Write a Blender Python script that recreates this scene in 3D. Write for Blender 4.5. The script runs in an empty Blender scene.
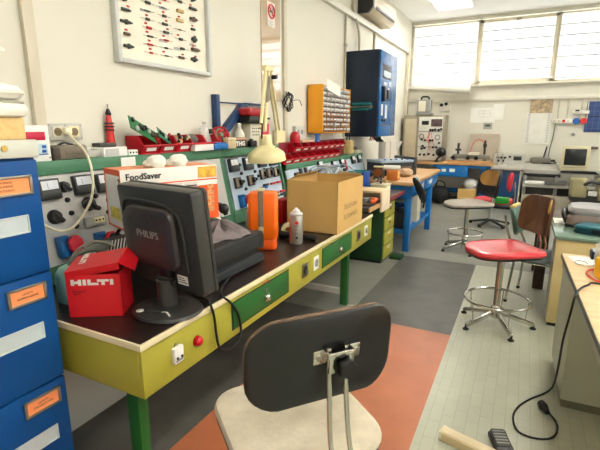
import bpy, bmesh, math, random
from mathutils import Vector, Matrix, Euler
random.seed(7)
SC = bpy.context.scene
COL = SC.collection
PI = math.pi
V = Vector

# ------------------------------------------------------------ camera figures
CAM_F, CAM_H, CAM_YAW, CAM_PITCH = 435.0, 1.65, math.radians(26.9), math.radians(12.7)
_f = V((-math.sin(CAM_YAW)*math.cos(CAM_PITCH), math.cos(CAM_YAW)*math.cos(CAM_PITCH), -math.sin(CAM_PITCH)))
_r = V((math.cos(CAM_YAW), math.sin(CAM_YAW), 0))
_u = _r.cross(_f)
def _ray(px, py): return _f + _r*((px-300)/CAM_F) - _u*((py-225)/CAM_F)
EYE = V((0, 0, CAM_H))
# surveying helpers: where a sight line meets a wall, a front or a table top of the room
def at_x(px, py, x): d = _ray(px, py); return EYE + d*(x/d.x)
def at_y(px, py, y): d = _ray(px, py); return EYE + d*(y/d.y)
def at_z(px, py, z): d = _ray(px, py); return EYE + d*((z-CAM_H)/d.z)

# ------------------------------------------------------------ materials
def lin(c):
    return tuple(((v/255)/12.92 if v/255 <= .04045 else ((v/255+.055)/1.055)**2.4) for v in c)
_M = {}
def mat(name, rgb, rough=.5, metal=0, var=.06, scale=6, bump=0, spec=.5, coat=0, stretch=None, alpha=1, trans=0):
    if name in _M: return _M[name]
    m = bpy.data.materials.new(name); m.use_nodes = True
    nt = m.node_tree; n = nt.nodes; b = n['Principled BSDF']
    c = lin(rgb)
    b.inputs['Roughness'].default_value = rough
    b.inputs['Metallic'].default_value = metal
    b.inputs['Specular IOR Level'].default_value = spec
    b.inputs['Coat Weight'].default_value = coat
    b.inputs['Transmission Weight'].default_value = trans
    b.inputs['Alpha'].default_value = alpha
    tc = n.new('ShaderNodeTexCoord'); mp = n.new('ShaderNodeMapping'); no = n.new('ShaderNodeTexNoise'); rp = n.new('ShaderNodeValToRGB')
    if stretch: mp.inputs['Scale'].default_value = stretch
    no.inputs['Scale'].default_value = scale; no.inputs['Detail'].default_value = 4
    rp.color_ramp.elements[0].position = .3; rp.color_ramp.elements[1].position = .7
    rp.color_ramp.elements[0].color = (*[max(0, v*(1-var)) for v in c], 1)
    rp.color_ramp.elements[1].color = (*[min(1, v*(1+var)) for v in c], 1)
    l = nt.links.new
    l(tc.outputs['Object'], mp.inputs['Vector']); l(mp.outputs[0], no.inputs['Vector']); l(no.outputs['Fac'], rp.inputs['Fac']); l(rp.outputs[0], b.inputs['Base Color'])
    if bump:
        n2 = n.new('ShaderNodeTexNoise'); n2.inputs['Scale'].default_value = scale*6; n2.inputs['Detail'].default_value = 3
        bp = n.new('ShaderNodeBump'); bp.inputs['Strength'].default_value = bump; bp.inputs['Distance'].default_value = .01
        l(mp.outputs[0], n2.inputs['Vector']); l(n2.outputs['Fac'], bp.inputs['Height']); l(bp.outputs[0], b.inputs['Normal'])
    _M[name] = m
    return m
def emis(name, rgb, s):
    m = bpy.data.materials.new(name); m.use_nodes = True
    b = m.node_tree.nodes['Principled BSDF']
    b.inputs['Base Color'].default_value = (*lin(rgb), 1); b.inputs['Emission Color'].default_value = (*lin(rgb), 1); b.inputs['Emission Strength'].default_value = s
    return m
def pane_glass(name, tint=(1, 1, 1), gloss=.08):
    m = bpy.data.materials.new(name); m.use_nodes = True
    nt = m.node_tree; n = nt.nodes; n.remove(n['Principled BSDF'])
    t = n.new('ShaderNodeBsdfTransparent'); g = n.new('ShaderNodeBsdfGlossy'); x = n.new('ShaderNodeMixShader')
    t.inputs[0].default_value = (*tint, 1); g.inputs['Roughness'].default_value = .05; x.inputs[0].default_value = gloss
    nt.links.new(t.outputs[0], x.inputs[1]); nt.links.new(g.outputs[0], x.inputs[2]); nt.links.new(x.outputs[0], n['Material Output'].inputs[0])
    return m
def wood(name, a, b_, rough=.45, scale=4, stretch=(1, 8, 8)):
    m = bpy.data.materials.new(name); m.use_nodes = True
    nt = m.node_tree; n = nt.nodes; b = n['Principled BSDF']; b.inputs['Roughness'].default_value = rough
    tc = n.new('ShaderNodeTexCoord'); mp = n.new('ShaderNodeMapping'); mp.inputs['Scale'].default_value = stretch
    no = n.new('ShaderNodeTexNoise'); no.inputs['Scale'].default_value = scale; no.inputs['Detail'].default_value = 6; no.inputs['Distortion'].default_value = .6
    rp = n.new('ShaderNodeValToRGB'); rp.color_ramp.elements[0].position = .35; rp.color_ramp.elements[1].position = .65
    rp.color_ramp.elements[0].color = (*lin(a), 1); rp.color_ramp.elements[1].color = (*lin(b_), 1)
    l = nt.links.new; l(tc.outputs['Object'], mp.inputs[0]); l(mp.outputs[0], no.inputs['Vector']); l(no.outputs['Fac'], rp.inputs[0]); l(rp.outputs[0], b.inputs['Base Color'])
    return m

WHITE = mat('white_plastic', (236, 236, 230), .4, var=.03)
CREAM = mat('cream_enamel', (232, 222, 172), .35, var=.04)
BEIGE = mat('beige_plastic', (214, 208, 186), .5, var=.04)
LGREY = mat('light_grey_paint', (196, 196, 190), .5, var=.04)
MGREY = mat('mid_grey_paint', (140, 140, 136), .5, var=.06)
DGREY = mat('dark_grey_plastic', (46, 48, 46), .45, var=.06)
BLACK = mat('black_plastic', (14, 14, 15), .4, var=.1)
RUBBER = mat('black_rubber', (10, 10, 11), .7, var=.1)
CHROME = mat('chrome', (205, 203, 196), .18, 1, var=.03)
STEEL = mat('steel', (165, 160, 148), .35, 1, var=.08)
BRASS = mat('brass', (190, 160, 90), .35, 1)
RED = mat('red_plastic', (186, 12, 26), .4, var=.06)
REDBIN = mat('red_bin_plastic', (180, 10, 30), .38, var=.07)
BLUE = mat('blue_plastic', (20, 80, 160), .4)
TEAL = mat('teal_plastic', (20, 120, 125), .45)
NAVY = mat('navy_enamel', (2, 26, 50), .4, var=.05)
OLIVE = mat('olive_green_paint', (164, 158, 54), .45, var=.04, scale=3)
GREEN = mat('leaf_green_paint', (28, 96, 36), .45, var=.05)
DGREEN = mat('dark_green_paint', (20, 66, 30), .5, var=.05)
CONGREEN = mat('console_green_paint', (72, 124, 92), .5, var=.04)
PANELGREY = mat('instrument_panel_grey', (196, 196, 190), .45, var=.04)
PANELBLUE = mat('instrument_panel_pale_blue', (190, 208, 222), .4, var=.03)
PAPER = mat('paper', (240, 238, 230), .8, var=.02)
CARD = mat('cardboard', (198, 160, 94), .8, var=.05, scale=3, bump=.05)
CARDL = mat('pale_cardboard', (216, 184, 128), .8, var=.05)
ORANGE = mat('orange_plastic', (238, 102, 4), .35, var=.04)
YELLOW = mat('yellow_plastic', (246, 200, 12), .4, var=.04)
CABBLUE = mat('filing_cabinet_blue', (0, 70, 134), .5, var=.03, spec=.3)
BENCHBLUE = mat('bench_blue_enamel', (4, 104, 172), .4, var=.05)
DARKTOP = mat('dark_brown_laminate', (34, 25, 22), .3, var=.25, scale=9)
CREAMEDGE = mat('cream_edging', (226, 214, 176), .5, var=.04)
WOODTOP = wood('bench_wood', (176, 128, 78), (206, 164, 110))
DESKWOOD = wood('pale_oak_laminate', (214, 178, 124), (232, 200, 150), .35)
DARKRED = mat('dark_red_edging', (122, 26, 40), .45)
INK = mat('ink', (26, 26, 28), .6)
REDINK = mat('red_ink', (196, 26, 30), .6)
CLEAR = mat('clear_plastic_sheet', (235, 236, 236), .15, var=.02, alpha=.35)

# ------------------------------------------------------------ mesh builder
def frame(o, ex, ey):
    """matrix with origin o, x axis ex, y axis towards ey"""
    ex = V(ex).normalized(); ez = ex.cross(V(ey)).normalized(); ey = ez.cross(ex)
    m = Matrix((ex, ey, ez)).transposed().to_4x4(); m.translation = V(o); return m
def RZ(a): return Matrix.Rotation(a, 4, 'Z')
def TR(x, y=None, z=None): return Matrix.Translation(V(x) if y is None else V((x, y, z)))
def catmull(pts, n=6, closed=False):
    P = [V(p) for p in pts]; out = []; k = len(P)
    for i in range(k if closed else k-1):
        if closed: a, b, c, d = P[i-1], P[i], P[(i+1) % k], P[(i+2) % k]
        else: a, b, c, d = P[max(i-1, 0)], P[i], P[i+1], P[min(i+2, k-1)]
        for j in range(n):
            t = j/n
            out.append(.5*((2*b)+(c-a)*t+(2*a-5*b+4*c-d)*t*t+(3*b-a-3*c+d)*t**3))
    if not closed: out.append(P[-1])
    return out
class B:
    def __init__(s, M=None): s.bm = bmesh.new(); s.M = M
    def _add(s, t, m, M=None):
        mp = {}
        T = M if M is not None else s.M
        for v in t.verts: mp[v] = s.bm.verts.new(T @ v.co if T is not None else v.co)
        for f in t.faces:
            try: g = s.bm.faces.new([mp[v] for v in f.verts])
            except ValueError: continue
            g.material_index = m
        t.free(); return s
    def box(s, c, d, bev=0, m=0, M=None, R=None, seg=2):
        t = bmesh.new(); bmesh.ops.create_cube(t, size=1); bmesh.ops.scale(t, vec=d, verts=t.verts)
        if bev: bmesh.ops.bevel(t, geom=t.edges[:], offset=bev, segments=seg, affect='EDGES', profile=.5)
        if R is not None: bmesh.ops.transform(t, matrix=R, verts=t.verts)
        bmesh.ops.translate(t, vec=c, verts=t.verts)
        return s._add(t, m, M)
    def bx(s, x0, x1, y0, y1, z0, z1, bev=0, m=0, M=None):
        return s.box(((x0+x1)/2, (y0+y1)/2, (z0+z1)/2), (abs(x1-x0), abs(y1-y0), abs(z1-z0)), bev, m, M)
    def cyl(s, p0, p1, r, r1=None, seg=16, m=0, M=None, cap=True):
        p0, p1 = V(p0), V(p1); t = bmesh.new(); L = (p1-p0).length
        bmesh.ops.create_cone(t, cap_ends=cap, segments=seg, radius1=r, radius2=r if r1 is None else r1, depth=L)
        R = V((0, 0, 1)).rotation_difference((p1-p0).normalized()).to_matrix().to_4x4()
        bmesh.ops.transform(t, matrix=TR((p0+p1)/2) @ R, verts=t.verts)
        return s._add(t, m, M)
    def tube(s, pts, r, seg=8, m=0, M=None, smooth=5, closed=False):
        P = catmull(pts, smooth, closed) if smooth else [V(p) for p in pts]
        t = bmesh.new(); rings = []; nn = len(P); up = None
        for i, p in enumerate(P):
            if closed: d = (P[(i+1) % nn]-P[i-1])
            else: d = P[min(i+1, nn-1)]-P[max(i-1, 0)]
            d = d.normalized() if d.length > 1e-9 else V((0, 0, 1))
            if up is None: up = d.orthogonal().normalized()
            else:
                up = up-d*up.dot(d); up = up.normalized() if up.length > 1e-6 else d.orthogonal().normalized()
            q = d.cross(up); rr = r(i/(nn-1)) if callable(r) else r
            rings.append([t.verts.new(p+(up*math.cos(a)+q*math.sin(a))*rr) for a in [2*PI*k/seg for k in range(seg)]])
        for i in range(nn if closed else nn-1):
            A, C_ = rings[i], rings[(i+1) % nn]
            for k in range(seg): t.faces.new((A[k], A[(k+1) % seg], C_[(k+1) % seg], C_[k]))
        if not closed: t.faces.new(rings[0][::-1]); t.faces.new(rings[-1])
        return s._add(t, m, M)
    def lathe(s, prof, c=(0, 0, 0), seg=24, m=0, M=None, sx=1, sy=1):
        t = bmesh.new(); rings = []
        for r, z in prof:
            rings.append([t.verts.new((c[0]+sx*max(r, 1e-4)*math.cos(2*PI*k/seg), c[1]+sy*max(r, 1e-4)*math.sin(2*PI*k/seg), c[2]+z)) for k in range(seg)])
        for A, C_ in zip(rings, rings[1:]):
            for k in range(seg): t.faces.new((A[k], A[(k+1) % seg], C_[(k+1) % seg], C_[k]))
        t.faces.new(rings[0][::-1]); t.faces.new(rings[-1])
        bmesh.ops.recalc_face_normals(t, faces=t.faces)
        return s._add(t, m, M)
    def prism(s, pts, vec, m=0, M=None, bev=0):
        t = bmesh.new(); a = [t.verts.new(p) for p in pts]; b = [t.verts.new(V(p)+V(vec)) for p in pts]; n = len(a)
        t.faces.new(a); t.faces.new(b[::-1])
        for i in range(n): t.faces.new((a[i], b[i], b[(i+1) % n], a[(i+1) % n]))
        bmesh.ops.recalc_face_normals(t, faces=t.faces)
        if bev: bmesh.ops.bevel(t, geom=t.edges[:], offset=bev, segments=2, affect='EDGES', profile=.5)
        return s._add(t, m, M)
    def slab(s, w, h, t_, rad, m=0, M=None, bev=0, seg=6, warp=None, z0=0):
        """rounded rectangle w x h in local xy, thickness t_ from z0 up; warp(v) moves vertices"""
        if not isinstance(rad, (tuple, list)): rad = (rad,)*4
        pts = []
        for (sx, sy, a0, r) in ((1, 1, 0, rad[0]), (-1, 1, 90, rad[1]), (-1, -1, 180, rad[2]), (1, -1, 270, rad[3])):
            for k in range(seg+1):
                a = math.radians(a0+90*k/seg); pts.append((sx*(w/2-r)+r*math.cos(a), sy*(h/2-r)+r*math.sin(a)))
        t = bmesh.new()
        lv = [(1-bev*1.0/min(w, h)*2, 0), (1-bev*.3/min(w, h)*2, .3), (1, 1)] if bev else [(1, 0)]
        seq = []
        if bev:
            for k, dz in lv: seq.append((k, z0+bev*dz))
            for k, dz in reversed(lv): seq.append((k, z0+t_-bev*dz))
        else: seq = [(1, z0), (1, z0+t_)]
        rings = [[t.verts.new((x*k, y*k, z)) for x, y in pts] for k, z in seq]
        n = len(pts)
        for A, C_ in zip(rings, rings[1:]):
            for k in range(n): t.faces.new((A[k], A[(k+1) % n], C_[(k+1) % n], C_[k]))
        for R_, flip in ((rings[0], True), (rings[-1], False)):
            # concentric cap so that warps bend it
            prev = R_
            for q in (.75, .5, .25):
                cur = [t.verts.new((v.co.x*q, v.co.y*q, v.co.z)) for v in R_]
                for k in range(n):
                    f = (prev[k], prev[(k+1) % n], cur[(k+1) % n], cur[k]); t.faces.new(f if not flip else f[::-1])
                prev = cur
            t.faces.new(prev if not flip else prev[::-1])
        bmesh.ops.recalc_face_normals(t, faces=t.faces)
        if warp:
            for v in t.verts: v.co = V(warp(v.co))
        return s._add(t, m, M)
    def ball(s, c, r, m=0, M=None, seg=16, noise=0):
        t = bmesh.new(); bmesh.ops.create_uvsphere(t, u_segments=seg, v_segments=max(6, seg//2), radius=1)
        rr = r if isinstance(r, (tuple, list)) else (r, r, r)
        for v in t.verts:
            k = 1+noise*random.uniform(-1, 1) if noise else 1
            v.co = V((v.co.x*rr[0]*k, v.co.y*rr[1]*k, v.co.z*rr[2]*k))+V(c)
        return s._add(t, m, M)
    def sheet(s, fn, nu, nv, th=.002, m=0, M=None):
        t = bmesh.new(); g = [[t.verts.new(fn(i/nu, j/nv)) for j in range(nv+1)] for i in range(nu+1)]
        for i in range(nu):
            for j in range(nv): t.faces.new((g[i][j], g[i+1][j], g[i+1][j+1], g[i][j+1]))
        if th:
            bmesh.ops.recalc_face_normals(t, faces=t.faces)
            bmesh.ops.solidify(t, geom=t.faces[:], thickness=th)
        return s._add(t, m, M)
WM = {}
def obj(name, b, mats, parent=None, local=False, angle=35):
    """link the builder's mesh as one object; world coordinates unless local"""
    if not isinstance(mats, (list, tuple)): mats = [mats]
    me = bpy.data.meshes.new(name)
    if parent is not None and not local: bmesh.ops.transform(b.bm, matrix=WM[parent.name].inverted(), verts=b.bm.verts)
    org = None
    if parent is None:
        xs = [v.co for v in b.bm.verts]
        org = V(((min(v.x for v in xs)+max(v.x for v in xs))/2, (min(v.y for v in xs)+max(v.y for v in xs))/2, min(v.z for v in xs)))
        bmesh.ops.translate(b.bm, vec=-org, verts=b.bm.verts)
    b.bm.to_mesh(me); b.bm.free()
    for m in mats: me.materials.append(m)
    me.polygons.foreach_set('use_smooth', [True]*len(me.polygons)); me.set_sharp_from_angle(angle=math.radians(angle))
    o = bpy.data.objects.new(name, me); COL.objects.link(o)
    if parent is not None: o.parent = parent; WM[o.name] = WM[parent.name]
    else: o.location = org; WM[o.name] = TR(org)
    return o
def thing(name, label, cat, loc=(0, 0, 0), rz=0, group=None):
    o = bpy.data.objects.new(name, None); COL.objects.link(o); o.empty_display_size = .05
    o.location = V(loc); o.rotation_euler = (0, 0, rz); WM[o.name] = TR(V(loc)) @ RZ(rz)
    tag(o, label, cat, group); return o
def tag(o, label=None, cat=None, group=None):
    if label: o['label'] = label
    if cat: o['category'] = cat
    if group: o['group'] = group
    return o
def one(name, label, cat, b, mats, group=None): return tag(obj(name, b, mats), label, cat, group)
def structure(name, b, mats, parent=None):
    o = obj(name, b, mats, parent)
    if parent is None: o['kind'] = 'structure'
    return o
def dup(root, label, loc=None, rz=None, delta=None):
    r = root.copy(); COL.objects.link(r)
    if loc is not None: r.location = V(loc)
    if delta is not None: r.location = root.location+V(delta)
    if rz is not None: r.rotation_euler = (0, 0, rz)
    r['label'] = label; WM[r.name] = TR(r.location) @ RZ(r.rotation_euler.z)
    for ch in list(root.children):
        c = ch.copy(); COL.objects.link(c); c.parent = r; WM[c.name] = WM[r.name]
        for g in list(ch.children):
            d = g.copy(); COL.objects.link(d); d.parent = c; WM[d.name] = WM[r.name]
    return r
def text(s, size, M, m, parent, name='lettering', bold=0, sx=1, ext=.0006, align='CENTER', space=1):
    cu = bpy.data.curves.new('t', 'FONT'); cu.body = s; cu.size = size; cu.extrude = ext; cu.offset = bold; cu.align_x = align; cu.align_y = 'CENTER'; cu.resolution_u = 2; cu.space_character = space
    t = bpy.data.objects.new('t', cu); COL.objects.link(t); bpy.context.view_layer.update()
    me = bpy.data.meshes.new_from_object(t.evaluated_get(bpy.context.evaluated_depsgraph_get()))
    bpy.data.objects.remove(t); bpy.data.curves.remove(cu)
    me.transform(WM[parent.name].inverted() @ M @ Matrix.Diagonal((sx, 1, 1, 1))); me.name = name
    me.materials.clear(); me.materials.append(m)
    o = bpy.data.objects.new(name, me); COL.objects.link(o); o.parent = parent; WM[o.name] = WM[parent.name]
    return o
EXPOSURE, SKY, LAMP = .9, 1.7, 30
# ============================================================ camera, sky, lamps
cam = bpy.data.cameras.new('camera'); co = bpy.data.objects.new('camera', cam); COL.objects.link(co)
cam.sensor_width = 36; cam.lens = CAM_F/600*36; cam.clip_start = .05
co.location = EYE; co.rotation_euler = (PI/2-CAM_PITCH, 0, CAM_YAW); SC.camera = co
SC.view_settings.view_transform = 'Standard'; SC.view_settings.look = 'None'; SC.view_settings.gamma = 1; SC.view_settings.use_curve_mapping = False
SC.view_settings.exposure = EXPOSURE
w = bpy.data.worlds.new('sky'); SC.world = w; w.use_nodes = True
nt = w.node_tree; bg = nt.nodes['Background']; sky = nt.nodes.new('ShaderNodeTexSky'); sky.sky_type = 'HOSEK_WILKIE'; sky.turbidity = 9; sky.ground_albedo = .6
sky.sun_direction = (.5, .3, .8)
mx = nt.nodes.new('ShaderNodeMixRGB'); mx.inputs[0].default_value = .8; mx.inputs[2].default_value = (1, .99, .96, 1)
nt.links.new(sky.outputs[0], mx.inputs[1]); nt.links.new(mx.outputs[0], bg.inputs[0]); bg.inputs[1].default_value = SKY

WX, BY, CZ, RX, FY = -2.5, 10.5, 3.93, 4.2, -2.2
def plaster(name, rgb, scuff):
    m = bpy.data.materials.new(name); m.use_nodes = True
    nt = m.node_tree; n = nt.nodes; b = n['Principled BSDF']; b.inputs['Roughness'].default_value = .75
    tc = n.new('ShaderNodeTexCoord'); a = n.new('ShaderNodeTexNoise'); a.inputs['Scale'].default_value = .9; a.inputs['Detail'].default_value = 5
    r = n.new('ShaderNodeValToRGB'); c = lin(rgb)
    r.color_ramp.elements[0].position = .35; r.color_ramp.elements[1].position = .65
    r.color_ramp.elements[0].color = (*[v*(1-scuff) for v in c], 1); r.color_ramp.elements[1].color = (*c, 1)
    f = n.new('ShaderNodeTexNoise'); f.inputs['Scale'].default_value = 60; bp = n.new('ShaderNodeBump'); bp.inputs['Strength'].default_value = .05
    l = nt.links.new; l(tc.outputs['Object'], a.inputs[0]); l(tc.outputs['Object'], f.inputs[0]); l(a.outputs[0], r.inputs[0]); l(r.outputs[0], b.inputs['Base Color']); l(f.outputs[0], bp.inputs['Height']); l(bp.outputs[0], b.inputs['Normal'])
    return m
WALL = plaster('cream_plaster', (224, 221, 206), .03)
CEIL = plaster('white_ceiling_paint', (246, 246, 243), .02)
# ------------------------------------------------------------ floor
def lino(name, rgb, rough, var, sc):
    m = mat(name, rgb, rough, 0, var, sc, bump=.03); return m
def tiles():
    m = bpy.data.materials.new('pale_green_tiles'); m.use_nodes = True
    nt = m.node_tree; n = nt.nodes; b = n['Principled BSDF']
    tc = n.new('ShaderNodeTexCoord'); mp = n.new('ShaderNodeMapping'); mp.inputs['Rotation'].default_value = (0, 0, PI/2)
    br = n.new('ShaderNodeTexBrick'); br.inputs['Scale'].default_value = 1
    br.inputs['Color1'].default_value = (*lin((184, 186, 166)), 1); br.inputs['Color2'].default_value = (*lin((179, 181, 162)), 1); br.inputs['Mortar'].default_value = (*lin((162, 164, 146)), 1)
    br.inputs['Mortar Size'].default_value = .002; br.inputs['Brick Width'].default_value = .16; br.inputs['Row Height'].default_value = .066; br.inputs['Mortar Smooth'].default_value = .3
    no = n.new('ShaderNodeTexNoise'); no.inputs['Scale'].default_value = 2.2; no.inputs['Detail'].default_value = 6
    r = n.new('ShaderNodeValToRGB'); r.color_ramp.elements[0].position = .3; r.color_ramp.elements[1].position = .7
    r.color_ramp.elements[0].color = (.86, .87, .86, 1); r.color_ramp.elements[1].color = (1, 1, 1, 1)
    mu = n.new('ShaderNodeMixRGB'); mu.blend_type = 'MULTIPLY'; mu.inputs[0].default_value = 1
    l = nt.links.new; l(tc.outputs['Object'], mp.inputs[0]); l(mp.outputs[0], br.inputs[0]); l(tc.outputs['Object'], no.inputs[0]); l(no.outputs[0], r.inputs[0])
    l(br.outputs[0], mu.inputs[1]); l(r.outputs[0], mu.inputs[2]); l(mu.outputs[0], b.inputs['Base Color']); b.inputs['Roughness'].default_value = .38
    return m
FLO = [lino('terracotta_linoleum', (174, 104, 70), .42, .1, 5), lino('dark_grey_linoleum', (84, 83, 77), .45, .22, 5), lino('light_grey_linoleum', (128, 128, 118), .42, .1, 3), tiles()]
b = B()
SEAM = -.38
def quad(x0, x1, y0, y1, m):
    f = b.bm.faces.new([b.bm.verts.new(p) for p in ((x0, y0, 0), (x1, y0, 0), (x1, y1, 0), (x0, y1, 0))]); f.material_index = m
quad(WX, -1.5, FY, 3.45, 1); quad(-1.5, SEAM, FY, 3.45, 0); quad(WX, -1.27, 3.45, 5.52, 2); quad(-1.27, SEAM, 3.45, 5.52, 1); quad(WX, SEAM, 5.52, BY, 2); quad(SEAM, RX, FY, 5.52, 3); quad(SEAM, RX, 5.52, BY, 2)
b.bx(WX, RX, FY, BY, -.12, -.002)
structure('floor', b, FLO)
structure('ceiling', B().bx(WX-.1, RX+.1, FY-.1, BY+.1, CZ, CZ+.1), CEIL)
structure('wall_left', B().bx(WX-.12, WX, FY-.1, BY+.1, 0, CZ), WALL)
structure('wall_front', B().bx(WX, RX, FY-.12, FY, 0, CZ), WALL)
WZ0, WZ1 = 2.55, 3.83
WIN = [(-2.46, -1.075), (-1.06, .375), (.39, 1.82), (1.84, 3.28)]
b = B(); b.bx(WX, RX, BY, BY+.15, 0, WZ0-.04); b.bx(WX, RX, BY, BY+.15, WZ1+.03, CZ)
xs = [WX]+[v for q in WIN for v in q]+[RX]
for x0, x1 in zip(xs[::2], xs[1::2]): b.bx(x0, x1, BY, BY+.15, WZ0-.04, WZ1+.03)
structure('wall_back', b, WALL)
WFR = mat('window_frame_cream', (232, 224, 200), .5); BAR = mat('shutter_bar_grey', (206, 212, 216), .5)
GL = pane_glass('window_glass')
for i, (x0, x1) in enumerate(WIN):
    t = .03 if i != 1 else .06
    b = B()
    b.bx(x0, x0+t, BY-.03, BY+.05, WZ0, WZ1); b.bx(x1-t, x1, BY-.03, BY+.05, WZ0, WZ1); b.bx(x0, x1, BY-.03, BY+.05, WZ1-t, WZ1); b.bx(x0, x1, BY-.03, BY+.05, WZ0-.03, WZ0+t)
    o = structure('window_%d' % (i+1), b, WFR)
    structure('pane', B().bx(x0+t, x1-t, BY+.01, BY+.016, WZ0+t, WZ1-t), GL, o)
    for k in range(6): structure('shutter_bar', B().bx(x0+.02, x1-.02, BY+.085, BY+.1, WZ0+.06+k*.2, WZ0+.088+k*.2), BAR, o)
    if i == 1: obj('latch', B().bx((x0+x1)/2-.05, (x0+x1)/2+.05, BY-.06, BY-.03, WZ1-.07, WZ1-.02, .01), STEEL, o)
# daylight side: unseen windows assumed in the right-hand wall as a light source
RW = [(-1.6, .4), (.8, 2.8), (3.2, 5.2), (5.6, 7.6), (8.0, 10.0)]
b = B(); b.bx(RX, RX+.15, FY, BY, 0, 1.0); b.bx(RX, RX+.15, FY, BY, 3.2, CZ)
ys = [FY]+[v for q in RW for v in q]+[BY]
for y0, y1 in zip(ys[::2], ys[1::2]): b.bx(RX, RX+.15, y0, y1, 1.0, 3.2)
structure('wall_right', b, WALL)
for i, (y0, y1) in enumerate(RW):
    b = B(); ym = (y0+y1)/2
    for a, c in ((y0, y0+.05), (ym-.03, ym+.03), (y1-.05, y1)): b.bx(RX-.02, RX+.06, a, c, 1.0, 3.2)
    b.bx(RX-.02, RX+.06, y0, y1, 1.0, 1.06); b.bx(RX-.02, RX+.06, y0, y1, 3.14, 3.2)
    o = structure('window_%d' % (i+5), b, WFR)
    structure('pane', B().bx(RX+.03, RX+.036, y0+.05, y1-.05, 1.06, 3.14), GL, o)
def portal(loc, rot, sx, sy):
    l = bpy.data.lights.new('window_portal', 'AREA'); l.shape = 'RECTANGLE'; l.size = sx; l.size_y = sy; l.cycles.is_portal = True
    o = bpy.data.objects.new('window_portal', l); COL.objects.link(o); o.location = loc; o.rotation_euler = rot
for y0, y1 in RW: portal((RX+.16, (y0+y1)/2, 2.1), (0, PI/2, 0), 2.2, y1-y0)
for x0, x1 in WIN: portal(((x0+x1)/2, BY+.16, (WZ0+WZ1)/2), (-PI/2, 0, 0), x1-x0, WZ1-WZ0)
# ceiling fluorescent fittings
TUBE = emis('lit_fluorescent_tube', (255, 252, 246), LAMP)
FIX = mat('light_fitting_white', (238, 238, 234), .4)
def fitting(x, y):
    t = thing('ceiling_light', 'white louvred fluorescent fitting on the ceiling above the far left corner bench' if y > 8.5 else 'white louvred fluorescent fitting over the aisle nearer the camera', 'ceiling light', (x, y, CZ-.09), 0, 'fluorescent fittings on the ceiling')
    b = B(); b.bx(-.34, .34, -.62, .62, .06, .088, .005); b.bx(-.34, -.32, -.62, .62, 0, .06); b.bx(.32, .34, -.62, .62, 0, .06); b.bx(-.34, .34, -.62, -.6, 0, .06); b.bx(-.34, .34, .6, .62, 0, .06)
    obj('housing', b, FIX, t, True)
    for k in (-.21, -.07, .07, .21): obj('tube', B().cyl((k, -.58, .03), (k, .58, .03), .018, seg=10), TUBE, t, True)
    b = B()
    for k in range(9): b.bx(-.32, .32, -.56+k*.14-.003, -.56+k*.14+.003, 0, .02)
    obj('louvre', b, FIX, t, True)
for x, y in ((-1.42, 8.72), (.7, 5.6), (.7, 2.4), (2.6, 8.2), (2.6, 4.6), (2.6, 1.2), (.7, -.8)): fitting(x, y)

# ------------------------------------------------------------ trim on the walls
TRIM = mat('cream_trunking', (206, 198, 176), .5, var=.03); TRIMW = mat('white_trunking', (226, 222, 208), .5, var=.03); CONDUIT = mat('grey_beige_conduit', (182, 172, 148), .45)
GLOSS = mat('glossy_beige_panel', (196, 170, 136), .03, var=.03, spec=1, coat=1); GLOSS.node_tree.nodes['Principled BSDF'].inputs['Coat IOR'].default_value = 2.2
structure('trim_1', B().bx(WX, WX+.035, 1.575, 1.64, 0, CZ, .004), TRIM)
structure('trim_2', B().bx(WX, WX+.012, 4.04, 4.43, 1.93, CZ), GLOSS)
structure('trim_3', B().bx(WX, WX+.03, 4.49, 4.56, 0, CZ, .004), TRIM)
structure('trim_4', B().bx(WX, WX+.06, 2.0, 10.25, 3.23, 3.31, .006), TRIMW)
structure('trim_5', B().cyl((WX+.02, 6.36, 1.5), (WX+.02, 6.36, 3.23), .016).bx(WX, WX+.045, 6.34, 6.39, 2.1, 2.14).bx(WX, WX+.045, 6.34, 6.39, 2.8, 2.84), CONDUIT)
structure('trim_6', B().tube([(WX+.02, 6.62, 3.9), (WX+.025, 6.62, 3.4), (WX+.05, 6.72, 3.2), (WX+.05, 6.85, 3.05), (WX+.05, 6.88, 2.74)], .02), CONDUIT)
structure('trim_7', B().cyl((WX+.02, 7.72, 2.7), (WX+.02, 7.72, 3.23), .022), CONDUIT)
structure('trim_8', B().bx(WX, WX+.07, 10.08, 10.2, 1.3, 3.31, .006), TRIM)
b = B(); b.bx(WX, RX, BY-.05, BY, 2.2, 2.27, .006); b.bx(WX, RX, BY-.03, BY, 2.27, 2.5)
structure('trim_9', b, TRIMW)
structure('trim_10', B().bx(WX, RX, BY-.14, BY, 2.5, 2.53, .006), TRIMW)
structure('baseboard_back', B().bx(WX, RX, BY-.015, BY, 0, .09), mat('grey_skirting', (110, 108, 100), .6))
# ============================================================ things on the left wall
FXW = dict(ex=(0, 1, 0), ey=(0, 0, 1))      # a face looking into the room from the left wall
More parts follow.
